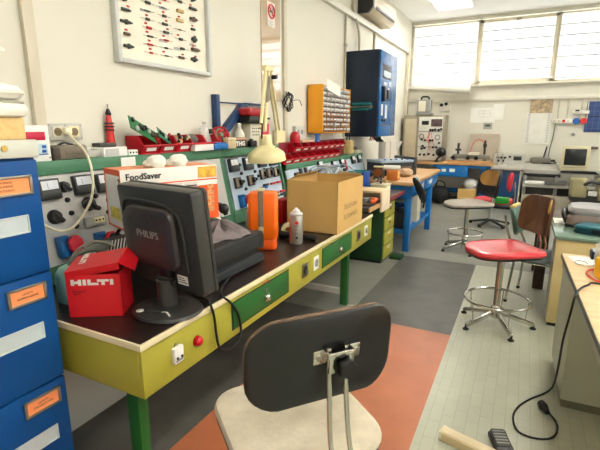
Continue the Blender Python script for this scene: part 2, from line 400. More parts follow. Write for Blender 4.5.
# ---- framed display board of electronic components
y0, y1, z0, z1 = 2.215, 3.14, 2.105, 2.80
t = thing('component_display_board', 'large white framed board of mounted electronic components high on the left wall', 'display board', (WX, (y0+y1)/2, z0))
b = B(); x0, x1 = WX, WX+.05
b.bx(x0, x1, y0-.03, y0, z0-.03, z1+.03, .005); b.bx(x0, x1, y1, y1+.03, z0-.03, z1+.03, .005); b.bx(x0, x1, y0, y1, z0-.03, z0, .005); b.bx(x0, x1, y0, y1, z1, z1+.03, .005)
obj('frame', b, mat('grey_white_frame', (204, 206, 202), .4), t)
obj('backing', B().bx(x0, x0+.012, y0, y1, z0, z1), mat('ivory_board', (236, 232, 214), .7), t)
DK = mat('dark_green_component', (52, 60, 50), .45, var=.3); TAN = mat('tan_component', (200, 168, 112), .6); BRN = mat('brown_component', (92, 74, 60), .5, var=.3)
WIRE = mat('tinned_wire', (150, 146, 134), .4, .7); TAGG = mat('grey_caption_tag', (178, 178, 178), .7); TAGR = mat('red_number_tag', (190, 40, 40), .6)
fx = x0+.012
cols = [(.09, 8, 'big'), (.30, 11, 'axial'), (.48, 11, 'axial'), (.66, 9, 'mix'), (.83, 8, 'big')]
for u, n, kind in cols:
    yc = y0+u*(y1-y0)
    for k in range(n):
        zc = z1-.05-(k+.3)*(z1-z0-.08)/n; yy = yc+random.uniform(-.012, .012)
        b = B(); m = DK
        if kind == 'big':
            L, r = random.uniform(.022, .05), random.uniform(.010, .02)
            b.cyl((fx+r, yy-L, zc), (fx+r, yy+L*.6, zc), r, seg=12); b.cyl((fx+r, yy+L*.6, zc), (fx+r, yy+L, zc), r*.55, seg=10)
            if k % 2: b.bx(fx, fx+r*1.8, yy-L*.2, yy+L*.2, zc-r*1.5, zc+r*1.5, .003)
            m = DK if k % 3 else BRN
        elif kind == 'mix' and k in (3, 4):
            b.bx(fx, fx+.02, yy-.035, yy+.035, zc-.012, zc+.012, .004); m = TAN
        else:
            r = random.choice((.005, .007, .010)); L = random.uniform(.012, .03)
            b.cyl((fx+.01, yy-L, zc), (fx+.01, yy+L, zc), r, seg=10)
            b.cyl((fx+.01, yy-.065, zc), (fx+.01, yy+.065, zc), .0015, seg=6); m = random.choice((DK, DK, BRN, TAGR))
        obj('component', b, m, t)
        if k % 2 == 0 or random.random() < .5:
            ty = yy+random.choice((-.02, 0, .025)); obj('number_tag', B().bx(fx, fx+.003, ty-.012, ty+.012, zc+.022, zc+.034), TAGR, t)
for u, v in ((.44, .1), (.48, .42), (.64, .2), (.28, .5), (.84, .1), (.84, .45), (.82, .72), (.82, .88), (.62, .8), (.46, .75)):
    yc, zc = y0+u*(y1-y0), z1-v*(z1-z0); obj('caption_tag', B().bx(fx, fx+.002, yc-.04, yc+.04, zc-.009, zc+.009), TAGG, t)
# ---- twin wall socket
t = thing('wall_socket', 'twin grey wall socket with beige inserts above the green console ledge', 'wall socket', (WX, 1.76, 1.575))
y0, y1, z0, z1 = 1.635, 1.865, 1.572, 1.672
obj('faceplate', B().bx(WX, WX+.03, y0, y1, z0, z1, .006), mat('grey_plate', (188, 186, 176), .5), t)
for k, m in ((.27, BEIGE), (.74, CREAM)):
    yc = y0+k*(y1-y0); o = obj('socket', B().bx(WX+.03, WX+.036, yc-.034, yc+.034, z0+.018, z1-.018, .003), m, t)
    obj('well', B().cyl((WX+.034, yc, (z0+z1)/2), (WX+.0385, yc, (z0+z1)/2), .024, seg=20).cyl((WX+.036, yc-.009, (z0+z1)/2), (WX+.042, yc-.009, (z0+z1)/2), .004).cyl((WX+.036, yc+.009, (z0+z1)/2), (WX+.042, yc+.009, (z0+z1)/2), .004), mat('socket_well', (120, 104, 70), .5), o)
for yy, zz in ((y0+.012, z1-.012), (1.75, z1-.012), (y1-.012, z1-.012), (y0+.012, z0+.012), (1.75, z0+.012), (y1-.012, z0+.012)): obj('screw', B().cyl((WX+.028, yy, zz), (WX+.033, yy, zz), .005, seg=10), STEEL, t)
# ---- no smoking sign on the glossy panel
c = V((WX+.012, 4.235, 2.80)); t = thing('no_smoking_sign', 'round red no smoking sign on the glossy beige wall strip', 'sign', c)
obj('plate', B().bx(c.x, c.x+.004, c.y-.075, c.y+.075, c.z-.13, c.z+.11, .001), mat('sign_white', (232, 226, 214), .4), t)
b = B(); b.tube([(c.x+.006, c.y+.064*math.cos(a), c.z+.02+.064*math.sin(a)) for a in [2*PI*k/24 for k in range(24)]], .009, 6, closed=True, smooth=0)
b.tube([(c.x+.007, c.y-.045, c.z+.065), (c.x+.007, c.y+.045, c.z-.025)], .007, 6, smooth=0)
obj('prohibition_ring', b, REDINK, t)
b = B().bx(c.x+.004, c.x+.006, c.y-.04, c.y+.03, c.z+.012, c.z+.024); b.tube([(c.x+.005, c.y+.035, c.z+.02), (c.x+.005, c.y+.03, c.z+.045), (c.x+.005, c.y+.042, c.z+.062)], .004, 6)
obj('cigarette', b, INK, t)
b = B()
for k in range(4): b.bx(c.x+.004, c.x+.0052, c.y-.05, c.y+.05-.02*(k % 2), c.z-.075-k*.013, c.z-.07-k*.013)
obj('caption_lines', b, TAGG, t)
# ---- air conditioner
t = thing('air_conditioner', 'beige wall air conditioner with a dark outlet slot near the ceiling', 'air conditioner', (WX, 7.7, 3.36))
AC = mat('aged_beige_plastic', (206, 192, 164), .45, var=.04)
prof = [(WX, 6.95, 3.36), (WX+.17, 6.95, 3.36), (WX+.25, 6.95, 3.44), (WX+.25, 6.95, 3.66), (WX+.2, 6.95, 3.72), (WX, 6.95, 3.72)]
obj('casing', B().prism(prof, (0, 1.25, 0), bev=.012), AC, t)
obj('outlet', B().bx(WX+.15, WX+.257, 7.05, 8.1, 3.43, 3.475, .004, M=None), BLACK, t)
obj('side_cheek', B().prism([(p[0]*1.0+.004, p[1], p[2]) for p in prof], (0, -.07, 0), bev=.01), DGREY, t)
obj('front_line', B().bx(WX+.25, WX+.254, 7.0, 8.15, 3.56, 3.565), AC, t)
obj('flap', B().bx(WX+.19, WX+.262, 7.1, 8.05, 3.447, 3.452), DGREY, t)
# ---- yellow component cabinet with clear drawers
x0, x1, y0, y1, z0, z1 = WX+.02, -2.27, 5.10, 6.06, 1.57, 2.165
t = thing('small_parts_cabinet', 'yellow-orange small parts cabinet with rows of clear drawers on the left wall', 'parts cabinet', (WX, (y0+y1)/2, z0))
YC = mat('amber_enamel', (236, 160, 22), .4, var=.04)
b = B(); b.bx(x0, x0+.01, y0, y1, z0, z1); b.bx(x0, x1, y0, y0+.015, z0, z1, .003); b.bx(x0, x1, y1-.015, y1, z0, z1, .003); b.bx(x0, x1, y0, y1, z0, z0+.012, .003); b.bx(x0, x1-.03, y0, y1, z1-.012, z1, .003)
obj('body', b, YC, t)
DRW = mat('clear_grey_drawer', (176, 170, 164), .25, var=.35, scale=14); DRW2 = mat('brown_filled_drawer', (150, 116, 92), .3, var=.35, scale=14)
nr, nc = 9, 8; dy = (y1-y0-.03)/nc; dz = (z1-z0-.024)/nr
meshes = []
for q in (DRW, DRW2):
    b = B(); b.box((0, 0, 0), (.12, dy*.9, dz*.82), .004); b.bx(.06, .075, -dy*.16, dy*.16, -dz*.3, -dz*.1, .002); b.bx(.058, .063, -dy*.36, dy*.36, 0, dz*.26, m=1)
    o = obj('d', b, [q, mat('drawer_label', (204, 204, 200), .6)]); meshes.append(o.data); bpy.data.objects.remove(o)
H = (dz*.82)/2
for r_ in range(nr):
    for c_ in range(nc):
        me = meshes[0] if r_ > 3 or random.random() < .3 else meshes[1]
        o = bpy.data.objects.new('drawer', me); COL.objects.link(o); o.parent = t
        o.location = V((x1-.06+random.choice((0, 0, .006, .018)), y0+.015+dy*(c_+.5), z0+.012+dz*(r_+.5)-H))-V((WX, (y0+y1)/2, z0))
one('paper_slip', 'white paper slip tucked into the top of the yellow parts cabinet', 'paper slip', B().sheet(lambda u, v: (-2.255+.04*u, 5.18+.35*u, 2.165-.13*v+.07*(1-u)), 4, 4, .002), PAPER)
# ---- blue electrical cabinet
x0, x1, y0, y1, z0, z1 = WX, -1.96, 6.44, 7.36, 1.505, 2.745
t = thing('electrical_cabinet', 'tall dark blue electrical cabinet with a light blue control front on the left wall', 'electrical cabinet', (x0, (y0+y1)/2, z0))
obj('body', B().bx(x0, x1-.03, y0, y1, z0, z1, .01), NAVY, t)
LB = mat('light_blue_enamel', (30, 92, 150), .22, var=.05)
fr = obj('front_panel', B().bx(x1-.03, x1, y0+.005, y1-.005, z0+.005, z1-.005, .008), LB, t)
obj('display_window', B().bx(x1-.004, x1+.004, y0+.12, y0+.6, 2.36, 2.56, .003), BLACK, fr)
obj('readout', B().bx(x1+.003, x1+.006, y0+.16, y0+.56, 2.38, 2.47, .002), mat('pale_display', (196, 210, 218), .2), fr)
obj('control_box', B().bx(x1, x1+.05, y0+.1, y0+.2, 2.02, 2.24, .01), NAVY, fr)
obj('control_box', B().bx(x1, x1+.04, y0+.3, y0+.42, 2.06, 2.2, .01), NAVY, fr)
for yy, zz, a, c in ((y0+.14, 1.9, .04, .08), (y0+.35, 1.88, .05, .1), (y0+.25, 2.28, .06, .03), (y0+.5, 2.29, .05, .03), (y0+.45, 2.2, .05, .04)): obj('caption_plate', B().bx(x1, x1+.004, yy-a, yy+a, zz-c, zz+c), mat('aluminium_plate', (214, 222, 228), .3, .3), fr)
for k in range(2): obj('switch', B().cyl((x1, y0+.16+k*.12, 1.75), (x1+.025, y0+.16+k*.12, 1.75), .018), BLACK, fr)
obj('slot', B().bx(x1-.002, x1+.004, y0+.05, y0+.5, 1.685, 1.7), BLACK, fr)
for zz in (1.75, 2.05, 2.6): obj('hinge', B().cyl((x1-.035, y0-.008, zz-.03), (x1-.035, y0-.008, zz+.03), .009, seg=10), NAVY, t)
for zz in (2.05, 2.6): obj('side_catch', B().bx(x1-.16, x1-.05, y0-.008, y0, zz-.012, zz, .003), BLACK, t)
b = B(); b.bx(-2.36, -2.07, y0-.09, y0-.005, 1.97, 2.0, .006); b.bx(-2.36, -2.07, y0-.02, y0-.005, 1.90, 2.0, .004); b.bx(-2.36, -2.12, y0-.09, y0-.01, 1.89, 1.915, .006)
obj('side_bracket', b, TEAL, t)
obj('bracket_arm', B().cyl((-2.40, y0-.05, 1.94), (-2.06, y0-.05, 1.945), .012).bx(-2.11, -2.05, y0-.07, y0-.03, 1.925, 1.96, .005), STEEL, t)
b = B()
for k in range(4): b.tube([(-2.1+k*.03, 6.7, 1.51), (-2.09+k*.03, 6.7, 1.47), (-2.06+k*.03, 6.75, 1.43)], .014)
obj('cable_tails', b, RUBBER, t)
obj('cable_loop', B().tube([(-2.44, 6.46+.06*math.cos(a), 1.46+.06*math.sin(a)) for a in [2*PI*k/12 for k in range(12)]], .008, 6, closed=True), RUBBER, t)
# bundle of red wires beside the cabinet
b = B()
for k in range(7):
    yy = 7.45+random.uniform(-.05, .14); b.tube([(WX+.05, yy, 2.0), (WX+.1+random.uniform(0, .06), yy+random.uniform(-.05, .05), 1.8), (WX+.08+random.uniform(0, .1), yy+random.uniform(-.05, .05), 1.6), (WX+.05+random.uniform(0, .08), yy, 1.42)], .008, 6, m=k % 3)
one('hanging_wires', 'bundle of red test leads hanging on the wall beside the blue cabinet', 'wires', b, [REDINK, BRN, RED])
# ---- blue wall bracket
b = B(); X0 = WX+.06
def bar(p, q, wd=.045):
    p, q = V(p), V(q); b.cyl(p, q, wd*.62, seg=4)
ya, yb, yc, yd = 3.22, 3.62, 3.62, 4.0
zt, zb_ = 1.86, 1.5
b.bx(X0-.06, X0, ya-.025, ya+.025, 1.5, 1.93, .003); b.bx(X0-.06, X0, yb+.02, yb+.07, 1.62, 1.87, .003)
def dbar(p, q, w_=.05):
    p, q = V(p), V(q); d = (q-p); Mx = frame((p+q)/2, d, (1, 0, 0)); b.box((0, 0, 0), (d.length, .06, w_), .003, M=Mx)
dbar((X0-.03, ya, 1.53), (X0-.03, yb+.02, 1.85), .07); dbar((X0-.03, yb+.05, 1.87), (X0-.03, 4.0, 1.87), .02) ; dbar((X0-.03, yb+.3, 1.55), (X0-.03, 4.0, 1.84), .07)
b.cyl((X0-.03, ya, 1.865), (X0-.03, 4.0, 1.87), .007)
one('wall_bracket', 'blue steel wall bracket with diagonal struts on the left wall', 'bracket', b, mat('bracket_blue', (8, 54, 98), .4))
# ---- small grey outlet near the parts cabinet
t = thing('wall_outlet', 'small pale grey outlet box on the wall below the yellow parts cabinet', 'wall outlet', (WX, 4.83, 1.55))
obj('box', B().bx(WX, WX+.05, 4.72, 4.94, 1.52, 1.66, .008), LGREY, t)
for k in (4.78, 4.88): obj('socket', B().cyl((WX+.05, k, 1.59), (WX+.054, k, 1.59), .028, seg=18), MGREY, t)
# ---- tangle of black cable hanging on a hook
b = B()
for k in range(6):
    cz, r1, r2 = 1.94+random.uniform(-.02, .02), random.uniform(.07, .12), random.uniform(.06, .1)
    cy = 4.56+random.uniform(-.03, .03); ph = random.random()*6
    b.tube([(WX+.035+.02*math.sin(3*a+ph), cy+r1*math.cos(a), cz+r2*math.sin(a)) for a in [2*PI*j/12 for j in range(12)]], .005, 6, closed=True)
b.tube([(WX+.04, 4.64, 1.95), (WX+.06, 4.79, 1.96), (WX+.05, 4.87, 1.9)], .004, 6); b.cyl((WX, 4.56, 2.0), (WX+.06, 4.56, 2.0), .006)
one('cable_coil', 'tangled coil of black cable hanging on the wall left of the yellow cabinet', 'cable', b, RUBBER)
# ============================================================ blue filing cabinet in the left foreground
CX0, CX1, CY0, CY1, CT = -2.46, -1.70, .26, 1.072, 1.535
t = thing('filing_cabinet', 'blue steel filing cabinet with orange drawer labels and white recessed grips', 'filing cabinet', ((CX0+CX1)/2, (CY0+CY1)/2, 0))
obj('body', B().bx(CX0, CX1-.02, CY0, CY1, .05, CT, .006), CABBLUE, t)
obj('plinth', B().bx(CX0+.02, CX1-.05, CY0+.02, CY1-.02, 0, .05), BLACK, t)
LBLF = mat('label_frame_steel', (150, 142, 130), .35, .7); LBLC = mat('orange_label_card', (246, 150, 92), .6, var=.03); GRIP = mat('white_grip', (196, 208, 210), .3)
zs = [CT-.006, at_x(48, 271, CX1).z, at_x(63, 375, CX1).z]; zs.append(2*zs[2]-zs[1]); zs = [z for z in zs]+[.06]
for k in range(4):
    zt, zb = zs[k]-.004, zs[k+1]+.004
    if zt-zb < .1: continue
    d = obj('drawer', B().bx(CX1-.02, CX1, CY0+.006, CY1-.006, zb, zt, .004), CABBLUE, t)
    ly0, ly1 = .88 if k else .83, 1.036
    lz1 = zt-.055 if k == 0 else zt-.03; lz0 = lz1-.075
    b = B(); b.bx(CX1, CX1+.008, ly0, ly1, lz1-.01, lz1, .002); b.bx(CX1, CX1+.008, ly0, ly1, lz0, lz0+.01, .002); b.bx(CX1, CX1+.008, ly0, ly0+.012, lz0, lz1, .002); b.bx(CX1, CX1+.008, ly1-.012, ly1, lz0, lz1, .002)
    h = obj('label_holder', b, LBLF, d)
    obj('label_card', B().bx(CX1, CX1+.003, ly0+.01, ly1-.01, lz0+.008, lz1-.008), LBLC, h)
    rows = [('MATERIALE', 'STRUMENTI', 'PONTI RADIO'), ('CAVETTI', 'ALIMENTAZIONE'), ('CAVETTI', 'STRUMENTI VARI'), ('RICAMBI',)][k]
    for j, s in enumerate(rows): text(s, .011, frame((CX1+.0036, (ly0+ly1)/2, (lz0+lz1)/2+.015*((len(rows)-1)/2-j)), (0, 1, 0), (0, 0, 1)), INK, h, ext=.0003)
    gz = zb+(zt-zb)*.5-(.0 if k else .02)
    b = B(); b.bx(CX1, CX1+.002, .56, 1.0, gz-.03, gz+.035); b.bx(CX1, CX1+.006, .55, 1.005, gz-.034, gz-.027, .002); b.bx(CX1, CX1+.006, .55, 1.005, gz+.032, gz+.038, .002); b.bx(CX1, CX1+.006, .998, 1.005, gz-.034, gz+.038, .002)
    obj('grip', b, GRIP, d)
obj('top_cover', B().bx(CX0, CX1+.012, CY0-.01, CY1+.004, CT, CT+.068, .008), mat('cover_pale_grey', (206, 208, 196), .5), t)
obj('lock_button', B().cyl((CX1+.010, .945, CT+.038), (CX1+.018, .945, CT+.038), .011), BRASS, t)
# things on the filing cabinet
t = thing('wooden_block', 'tan wooden box on top of the blue filing cabinet', 'wooden box', (-2.0, .78, CT+.045))
obj('box', B().bx(-2.2, -1.725, .5, 1.055, CT+.068, CT+.150, .004), wood('tan_plywood', (206, 168, 104), (226, 190, 128)), t)
W2 = mat('warm_white_plastic', (240, 238, 224), .35, var=.02)
t = thing('white_appliance', 'white rounded appliance resting on the tan wooden box', 'appliance', (-2.0, .75, CT+.145))
obj('lower_shell', B(TR(-1.95, .79, CT+.151)).slab(.5, .60, .055, .07, bev=.02), W2, t)
obj('lid', B(TR(-1.95, .79, CT+.208)).slab(.5, .60, .07, .08, bev=.04), W2, t)
obj('seam_band', B(TR(-1.95, .79, CT+.203)).slab(.485, .585, .008, .065), mat('seam_grey', (170, 168, 150), .5), t)
b = B(); fn = lambda u, v: (-2.2+.46*u, .50+.53*v, CT+.385+.03*math.sin(v*5)*math.cos(u*4)+.012*math.sin(u*9)-(.05*max(0, v-.75)*4*(v-.75)))
b.sheet(fn, 14, 14, .012)
one('folded_cloth', 'crumpled white sheet of packing on top of the white appliance', 'packing sheet', b, mat('white_foam_sheet', (244, 243, 232), .7, var=.02))
b = B(); b.bx(-2.2, -1.76, .5, 1.0, CT+.279, CT+.31, .005); b.bx(-2.2, -1.76, .5, .98, CT+.312, CT+.345, .005)
one('flat_packs', 'pale flat packs under the crumpled white sheet', 'flat packs', b, BEIGE)

# ============================================================ the long olive green workbench
BZ, AX, Y0, Y1 = .80, -1.29, 1.13, 4.13
t = thing('workbench', 'long olive green workbench with dark top, cream edge and leaf green drawers', 'workbench', (-1.9, 2.6, 0))
obj('worktop', B().bx(WX+.02, AX+.0, Y0, Y1, BZ-.03, BZ), DARKTOP, t)
b = B(); b.bx(AX, AX+.012, Y0-.012, Y1, BZ-.027, BZ+.002, .003); b.bx(WX+.02, AX, Y0-.012, Y0, BZ-.027, BZ+.002, .003)
obj('edging', b, CREAMEDGE, t)
AZ = .552
b = B(); b.bx(AX-.02, AX, Y0, Y1, AZ, BZ-.027, .002); b.bx(WX+.1, AX-.02, Y0, Y0+.02, AZ, BZ-.027, .002); b.bx(WX+.1, AX-.02, Y1-.02, Y1, AZ, BZ-.027, .002)
b.bx(WX+.1, AX-.02, Y0+.02, Y1-.02, AZ+.05, AZ+.06)
obj('apron', b, OLIVE, t)
for ya, yb in ((1.75, 2.37), (2.92, 3.55)):
    obj('drawer_recess', B().bx(AX-.001, AX+.0015, ya-.008, yb+.008, .589, .747), INK, t)
    d = obj('drawer', B().bx(AX-.01, AX+.006, ya, yb, .596, .74, .002), GREEN, t)
    ym = (ya+yb)/2+.03
    obj('pull', B().cyl((AX+.005, ym, .655), (AX+.012, ym, .655), .026, seg=20).lathe([(.012, 0), (.02, .012), (.016, .018), (0, .02)], M=frame((AX+.011, ym, .655), (0, 1, 0), (0, 0, 1))), CHROME, d)
    obj('lock', B().cyl((AX+.005, ym-.005, .705), (AX+.011, ym-.005, .705), .014), CHROME, d)
for (lx, ly) in ((-1.452, 1.23), (-1.385, 3.66), (-2.3, 3.66)):
    obj('leg', B().bx(lx-.035, lx+.035, ly-.028, ly+.028, 0, AZ+.06, .004), GREEN if lx > -2 else DGREEN, t)
obj('foot_rail', B().bx(-2.3, -1.40, 3.64, 3.68, .10, .15), LGREY, t)
obj('back_panel', B().bx(-2.10, -2.08, 1.16, 2.5, 0, AZ+.04), LGREY, t)
obj('wall_bearer', B().bx(WX+.02, WX+.08, 1.2, 4.1, AZ+.06, BZ-.03), DGREEN, t)
obj('hanging_tray', B().bx(-2.1, -1.40, 2.9, 3.5, .47, .565, .004), mat('dusty_brown_paint', (120, 104, 80), .6), t)
# fittings along the apron
o = obj('switch_box', B().bx(AX, AX+.022, 1.292, 1.352, .628, .705, .006), WHITE, t)
for k in (1.308, 1.336): obj('button', B().cyl((AX+.02, k, .655), (AX+.026, k, .655), .006), BLACK, o)
obj('slot', B().bx(AX+.021, AX+.0235, 1.300, 1.344, .638, .648, .001), MGREY, o)
for zz in (.62, .71): obj('tab', B().bx(AX, AX+.006, 1.314, 1.33, zz-.006, zz+.006, .002), STEEL, t)
obj('indicator_lamp', B().cyl((AX, 1.462, .664), (AX+.008, 1.462, .664), .026, seg=20).lathe([(.022, 0), (.022, .014), (.014, .022), (0, .024)], M=frame((AX+.006, 1.462, .664), (0, 1, 0), (0, 0, 1))), RED, t)
for ys, mm, mw in ((2.615, STEEL, BLACK), (2.80, WHITE, MGREY), (3.74, STEEL, BLACK), (3.95, WHITE, MGREY)):
    o = obj('outlet', B().bx(AX, AX+.007, ys-.045, ys+.045, .618, .72, .003), mm, t)
    obj('well', B().cyl((AX+.006, ys, .67), (AX+.009, ys, .67), .03, seg=20), mw, o)
    obj('rim', B().cyl((AX+.008, ys+.012, .655), (AX+.012, ys+.012, .655), .012), CHROME, o)
obj('red_sticker', B().bx(AX, AX+.001, 2.06, 2.13, .742, .752), REDINK, t)

# ============================================================ instrument consoles along the back of the bench
LZ = 1.465
PN = V((.59, 0, .12)).normalized(); PUP = V((-.12, 0, .59)).normalized()
class Console:
    """a sloping panel that leans back from (xb, zb) at its foot to (xt, zt) at its head"""
    def __init__(s, xb, zb, xt, zt):
        s.xb, s.zb, s.xt, s.zt = xb, zb, xt, zt
        up = V((xt-xb, 0, zt-zb)); s.n = V((up.z, 0, -up.x)).normalized(); s.o = V((xb, 0, zb))
    def hit(s, px, py):
        d = _ray(px, py); return EYE+d*((s.o-EYE).dot(s.n)/d.dot(s.n))
    def at(s, px, py, off=0):
        return frame(s.hit(px, py)+s.n*off, (0, 1, 0), (s.xt-s.xb, 0, s.zt-s.zb))
    def yz(s, y, z, off=0):
        k = (z-s.zb)/(s.zt-s.zb); return frame(V((s.xb+(s.xt-s.xb)*k, y, z))+s.n*off, (0, 1, 0), (s.xt-s.xb, 0, s.zt-s.zb))
METERF = mat('meter_case', (36, 38, 38), .35); METERW = mat('meter_face', (224, 228, 232), .3)
def meter(M, par, w=.12, h=.115):
    b = B(M); b.slab(w, h, .035, .006, bev=.004); o = obj('meter', b, METERF, par)
    obj('meter_face', B(M).bx(-w*.4, w*.4, -h*.02, h*.4, .035, .037), METERW, o)
    obj('meter_lip', B(M).bx(-w*.46, w*.46, -h*.44, -h*.08, .035, .041, .003), DGREY, o)
    obj('needle', B(M).bx(-w*.12, -w*.11, .002, h*.32, .037, .0378), INK, o)
def knob(M, par, r=.03, pointer=True, name='knob'):
    b = B(M); b.lathe([(r, 0), (r, .012), (r*.8, .02), (r*.75, .034), (0, .036)], seg=20)
    if pointer: b.box((r*.35, -r*.2, .024), (r*1.7, r*.55, .03), .004, R=Matrix.Rotation(-.9, 4, 'Z'))
    obj(name, b, BLACK, par)
def button(M, par, r=.015, m=None, name='button'): obj(name, B(M).lathe([(r, 0), (r, .01), (r*.7, .018), (0, .019)], seg=14), m or BLACK, par)
def ceesocket(M, par):
    o = obj('power_socket', B(M).box((-.025, 0, .025), (.06, .12, .05), .008).box((-.03, .045, .05), (.04, .022, .03), .006), mat('socket_blue', (24, 104, 170), .45), par)
    pts = [(.046*math.cos(PI/8+k*PI/4)+.02, .056*math.sin(PI/8+k*PI/4)) for k in range(8)]
    obj('socket_cover', B(M).prism([(x, y, .055) for x, y in pts], (0, 0, .03), bev=.008), mat('socket_red', (214, 34, 54), .4), o)
C1 = Console(-2.22, .80, -2.34, 1.39)
def shell(t, c, y0, y1, lz, lw=.0):
    obj('side_frame', B().prism([(c.xb, y0, c.zb), (c.xt, y0, c.zt), (c.xt, y0, lz), (WX+.02, y0, lz), (WX+.02, y0, c.zb)], (0, .03, 0), bev=.003), CONGREEN, t)
    obj('side_frame', B().prism([(c.xb, y1-.03, c.zb), (c.xt, y1-.03, c.zt), (c.xt, y1-.03, lz), (WX+.02, y1-.03, lz), (WX+.02, y1-.03, c.zb)], (0, .03, 0), bev=.003), CONGREEN, t)
    obj('ledge', B().bx(WX+.02, c.xt+.004, y0, y1, c.zt, lz, .003), CONGREEN, t)
# --- first console, nearest
t = thing('instrument_console', 'nearest green framed console with grey panel, analogue meters and red socket covers', 'instrument console', (-2.3, 2.1, BZ))
shell(t, C1, 1.16, 3.1, LZ)
n = C1.n
def panel(t, c, y0, y1, za, zb, m, th=.012, name='panel'):
    M0 = c.yz((y0+y1)/2, za); L = (c.yz(0, zb).translation-c.yz(0, za).translation).length
    return obj(name, B(M0).bx(-(y1-y0)/2, (y1-y0)/2, 0, L, -th, 0), m, t)
panel(t, C1, 1.19, 3.07, .9, 1.385, PANELGREY); panel(t, C1, 1.19, 3.07, .806, .9, CONGREEN, .02, 'foot_rail')
for px, py in ((47, 190), (81, 185), (103, 183)): meter(C1.at(px, py), t)
for px, py, r in ((63, 187, .032), (54, 217, .04), (88, 204, .042)): knob(C1.at(px, py), t, r)
for px, py in ((67, 200), (71, 213), (95, 196), (98, 208), (108, 200), (108, 212), (76, 226)): button(C1.at(px, py), t)
for px, py in ((65, 246), (102, 241)): ceesocket(C1.at(px, py), t)
M = C1.at(94, 221); o = obj('socket_strip', B(M).box((0, 0, .012), (.15, .06, .024), .006), mat('strip_grey', (172, 172, 168), .4), t)
obj('socket_face', B(M).box((.02, .002, .026), (.075, .036, .006), .003), CREAM, o)
for k in (-.005, .02, .045): obj('pin_hole', B(M).cyl((k, .002, .028), (k, .002, .030), .006, seg=10), INK, o)
obj('paper_tag', B(TR(-2.335, 0, 0)).bx(0, .003, 2.02, 2.14, 1.385, 1.455), PAPER, t)
for px, py in ((203, 165), (208, 180), (213, 192), (206, 196), (214, 175)): button(C1.at(px, py), t, .011)
for px, py in ((208, 206), (214, 204)): obj('terminal_block', B(C1.at(px, py)).box((0, 0, .015), (.06, .045, .03), .005), WHITE, t)
b = B()
for k in range(14): b.bx(0, .0008, 1.24+k*.13+.0, 1.24+k*.13+.05+.01*(k % 3), 1.371, 1.377)
b.M = None
obj('caption_lines', b, MGREY, t).location.x += -2.338-0
# --- second console, behind the lamp
t = thing('instrument_console', 'middle console with pale blue panel of meters and switches behind the cream lamp', 'instrument console', (-2.3, 3.6, BZ))
shell(t, C1, 3.1, 4.11, LZ)
panel(t, C1, 3.15, 4.04, .92, 1.375, PANELBLUE); panel(t, C1, 3.13, 4.08, .806, .92, CONGREEN, .02, 'foot_rail')
for px, py in ((232, 165.5), (246.5, 164), (260, 161.5), (271, 160)): meter(C1.at(px, py), t, .13, .12)
TGL = mat('switch_body', (44, 40, 38), .4)
def toggle(M, par):
    o = obj('switch', B(M).box((0, 0, .012), (.1, .1, .024), .006), TGL, par)
    obj('switch_plate', B(M).bx(-.045, -.005, -.04, .04, .024, .027), mat('switch_plate_tan', (150, 134, 112), .4, .3), o)
    obj('rocker', B(M).box((.02, .0, .034), (.03, .05, .03), .006), BLACK, o)
for px, py in ((237, 183), (250, 180.5), (262, 174.5), (268.5, 173), (275, 172)): toggle(C1.at(px, py), t)
for px, py in ((241, 173.5), (254.5, 171.5), (243, 181.5), (256, 179), (245.5, 189), (258, 176), (264, 169.5), (271, 168.5), (277, 167.5), (239, 165), (252.5, 163.5)): button(C1.at(px, py), t, .016)
for px, py, m in ((265, 185, BLACK), (272, 183.5, RED), (278, 182, RED), (275, 193, RED), (281.5, 191, RED), (276, 196, BLACK), (282, 194, BLACK), (270, 194.5, RED), (264, 187.5, BLUE)):
    obj('terminal', B(C1.at(px, py)).box((0, 0, .012), (.085, .022, .024), .004), m, t)
ceesocket(C1.at(242, 201), t)
# --- third console, lower, running on behind the cardboard box
C3 = Console(-2.19, .85, -2.285, 1.19)
t = thing('instrument_console', 'far lower console with pale panel and small instruments behind the open cardboard box', 'instrument console', (-2.3, 5.3, BZ))
L3 = 1.25
shell(t, C3, 4.165, 6.7, L3)
for ya, yb in ((4.15, 4.98), (5.02, 5.80), (5.84, 6.66)): panel(t, C3, ya, yb, .865, 1.185, PANELBLUE)
for px, py in ((300, 171.5), (305, 170.5), (310, 173), (318, 170), (323, 168.5)): obj('gauge', B(C3.at(px, py)).box((0, 0, .012), (.06, .07, .024), .005), METERF, t)
for px, py in ((319, 166), (333, 165.5), (341, 163.5), (352, 160), (358, 159)): meter(C3.at(px, py), t, .12, .12)
for px, py in ((296, 174.5), (302, 176), (314, 174), (328, 174), (337, 173), (344, 170), (331, 179)): obj('rotary_switch', B(C3.at(px, py)).box((0, 0, .012), (.1, .045, .024), .006), BLACK, t)
for px, py in ((327, 168.5), (335, 169.5)): obj('terminal', B(C3.at(px, py)).box((0, 0, .01), (.08, .1, .02), .004), mat('terminal_tan', (178, 140, 84), .5), t)
for px, py in ((345.5, 165),): obj('terminal', B(C3.at(px, py)).box((0, 0, .01), (.04, .14, .02), .004), RED, t)
# white lead from the wall socket, hanging over the panel
pts = [(WX+.045, at_x(62, 131, WX).y, at_x(62, 131, WX).z), at_x(75, 141, -2.35), at_x(84, 150, -2.30), at_x(90.5, 165, -2.28), at_x(93, 183, -2.25), at_x(91, 200, -2.23), at_x(83, 215, -2.21), at_x(72, 228, -2.2), at_x(60, 231, -2.21), at_x(48, 227, -2.2), at_x(38, 220, -2.16)]
b = B(); b.tube(pts, .0075, 8, smooth=6); b.box(V(pts[0])+V((.0, 0, 0)), (.05, .045, .045), .012)
one('power_lead', 'cream power lead hanging from the wall socket across the grey meter panel', 'cable', b, mat('cream_flex', (236, 228, 198), .4))
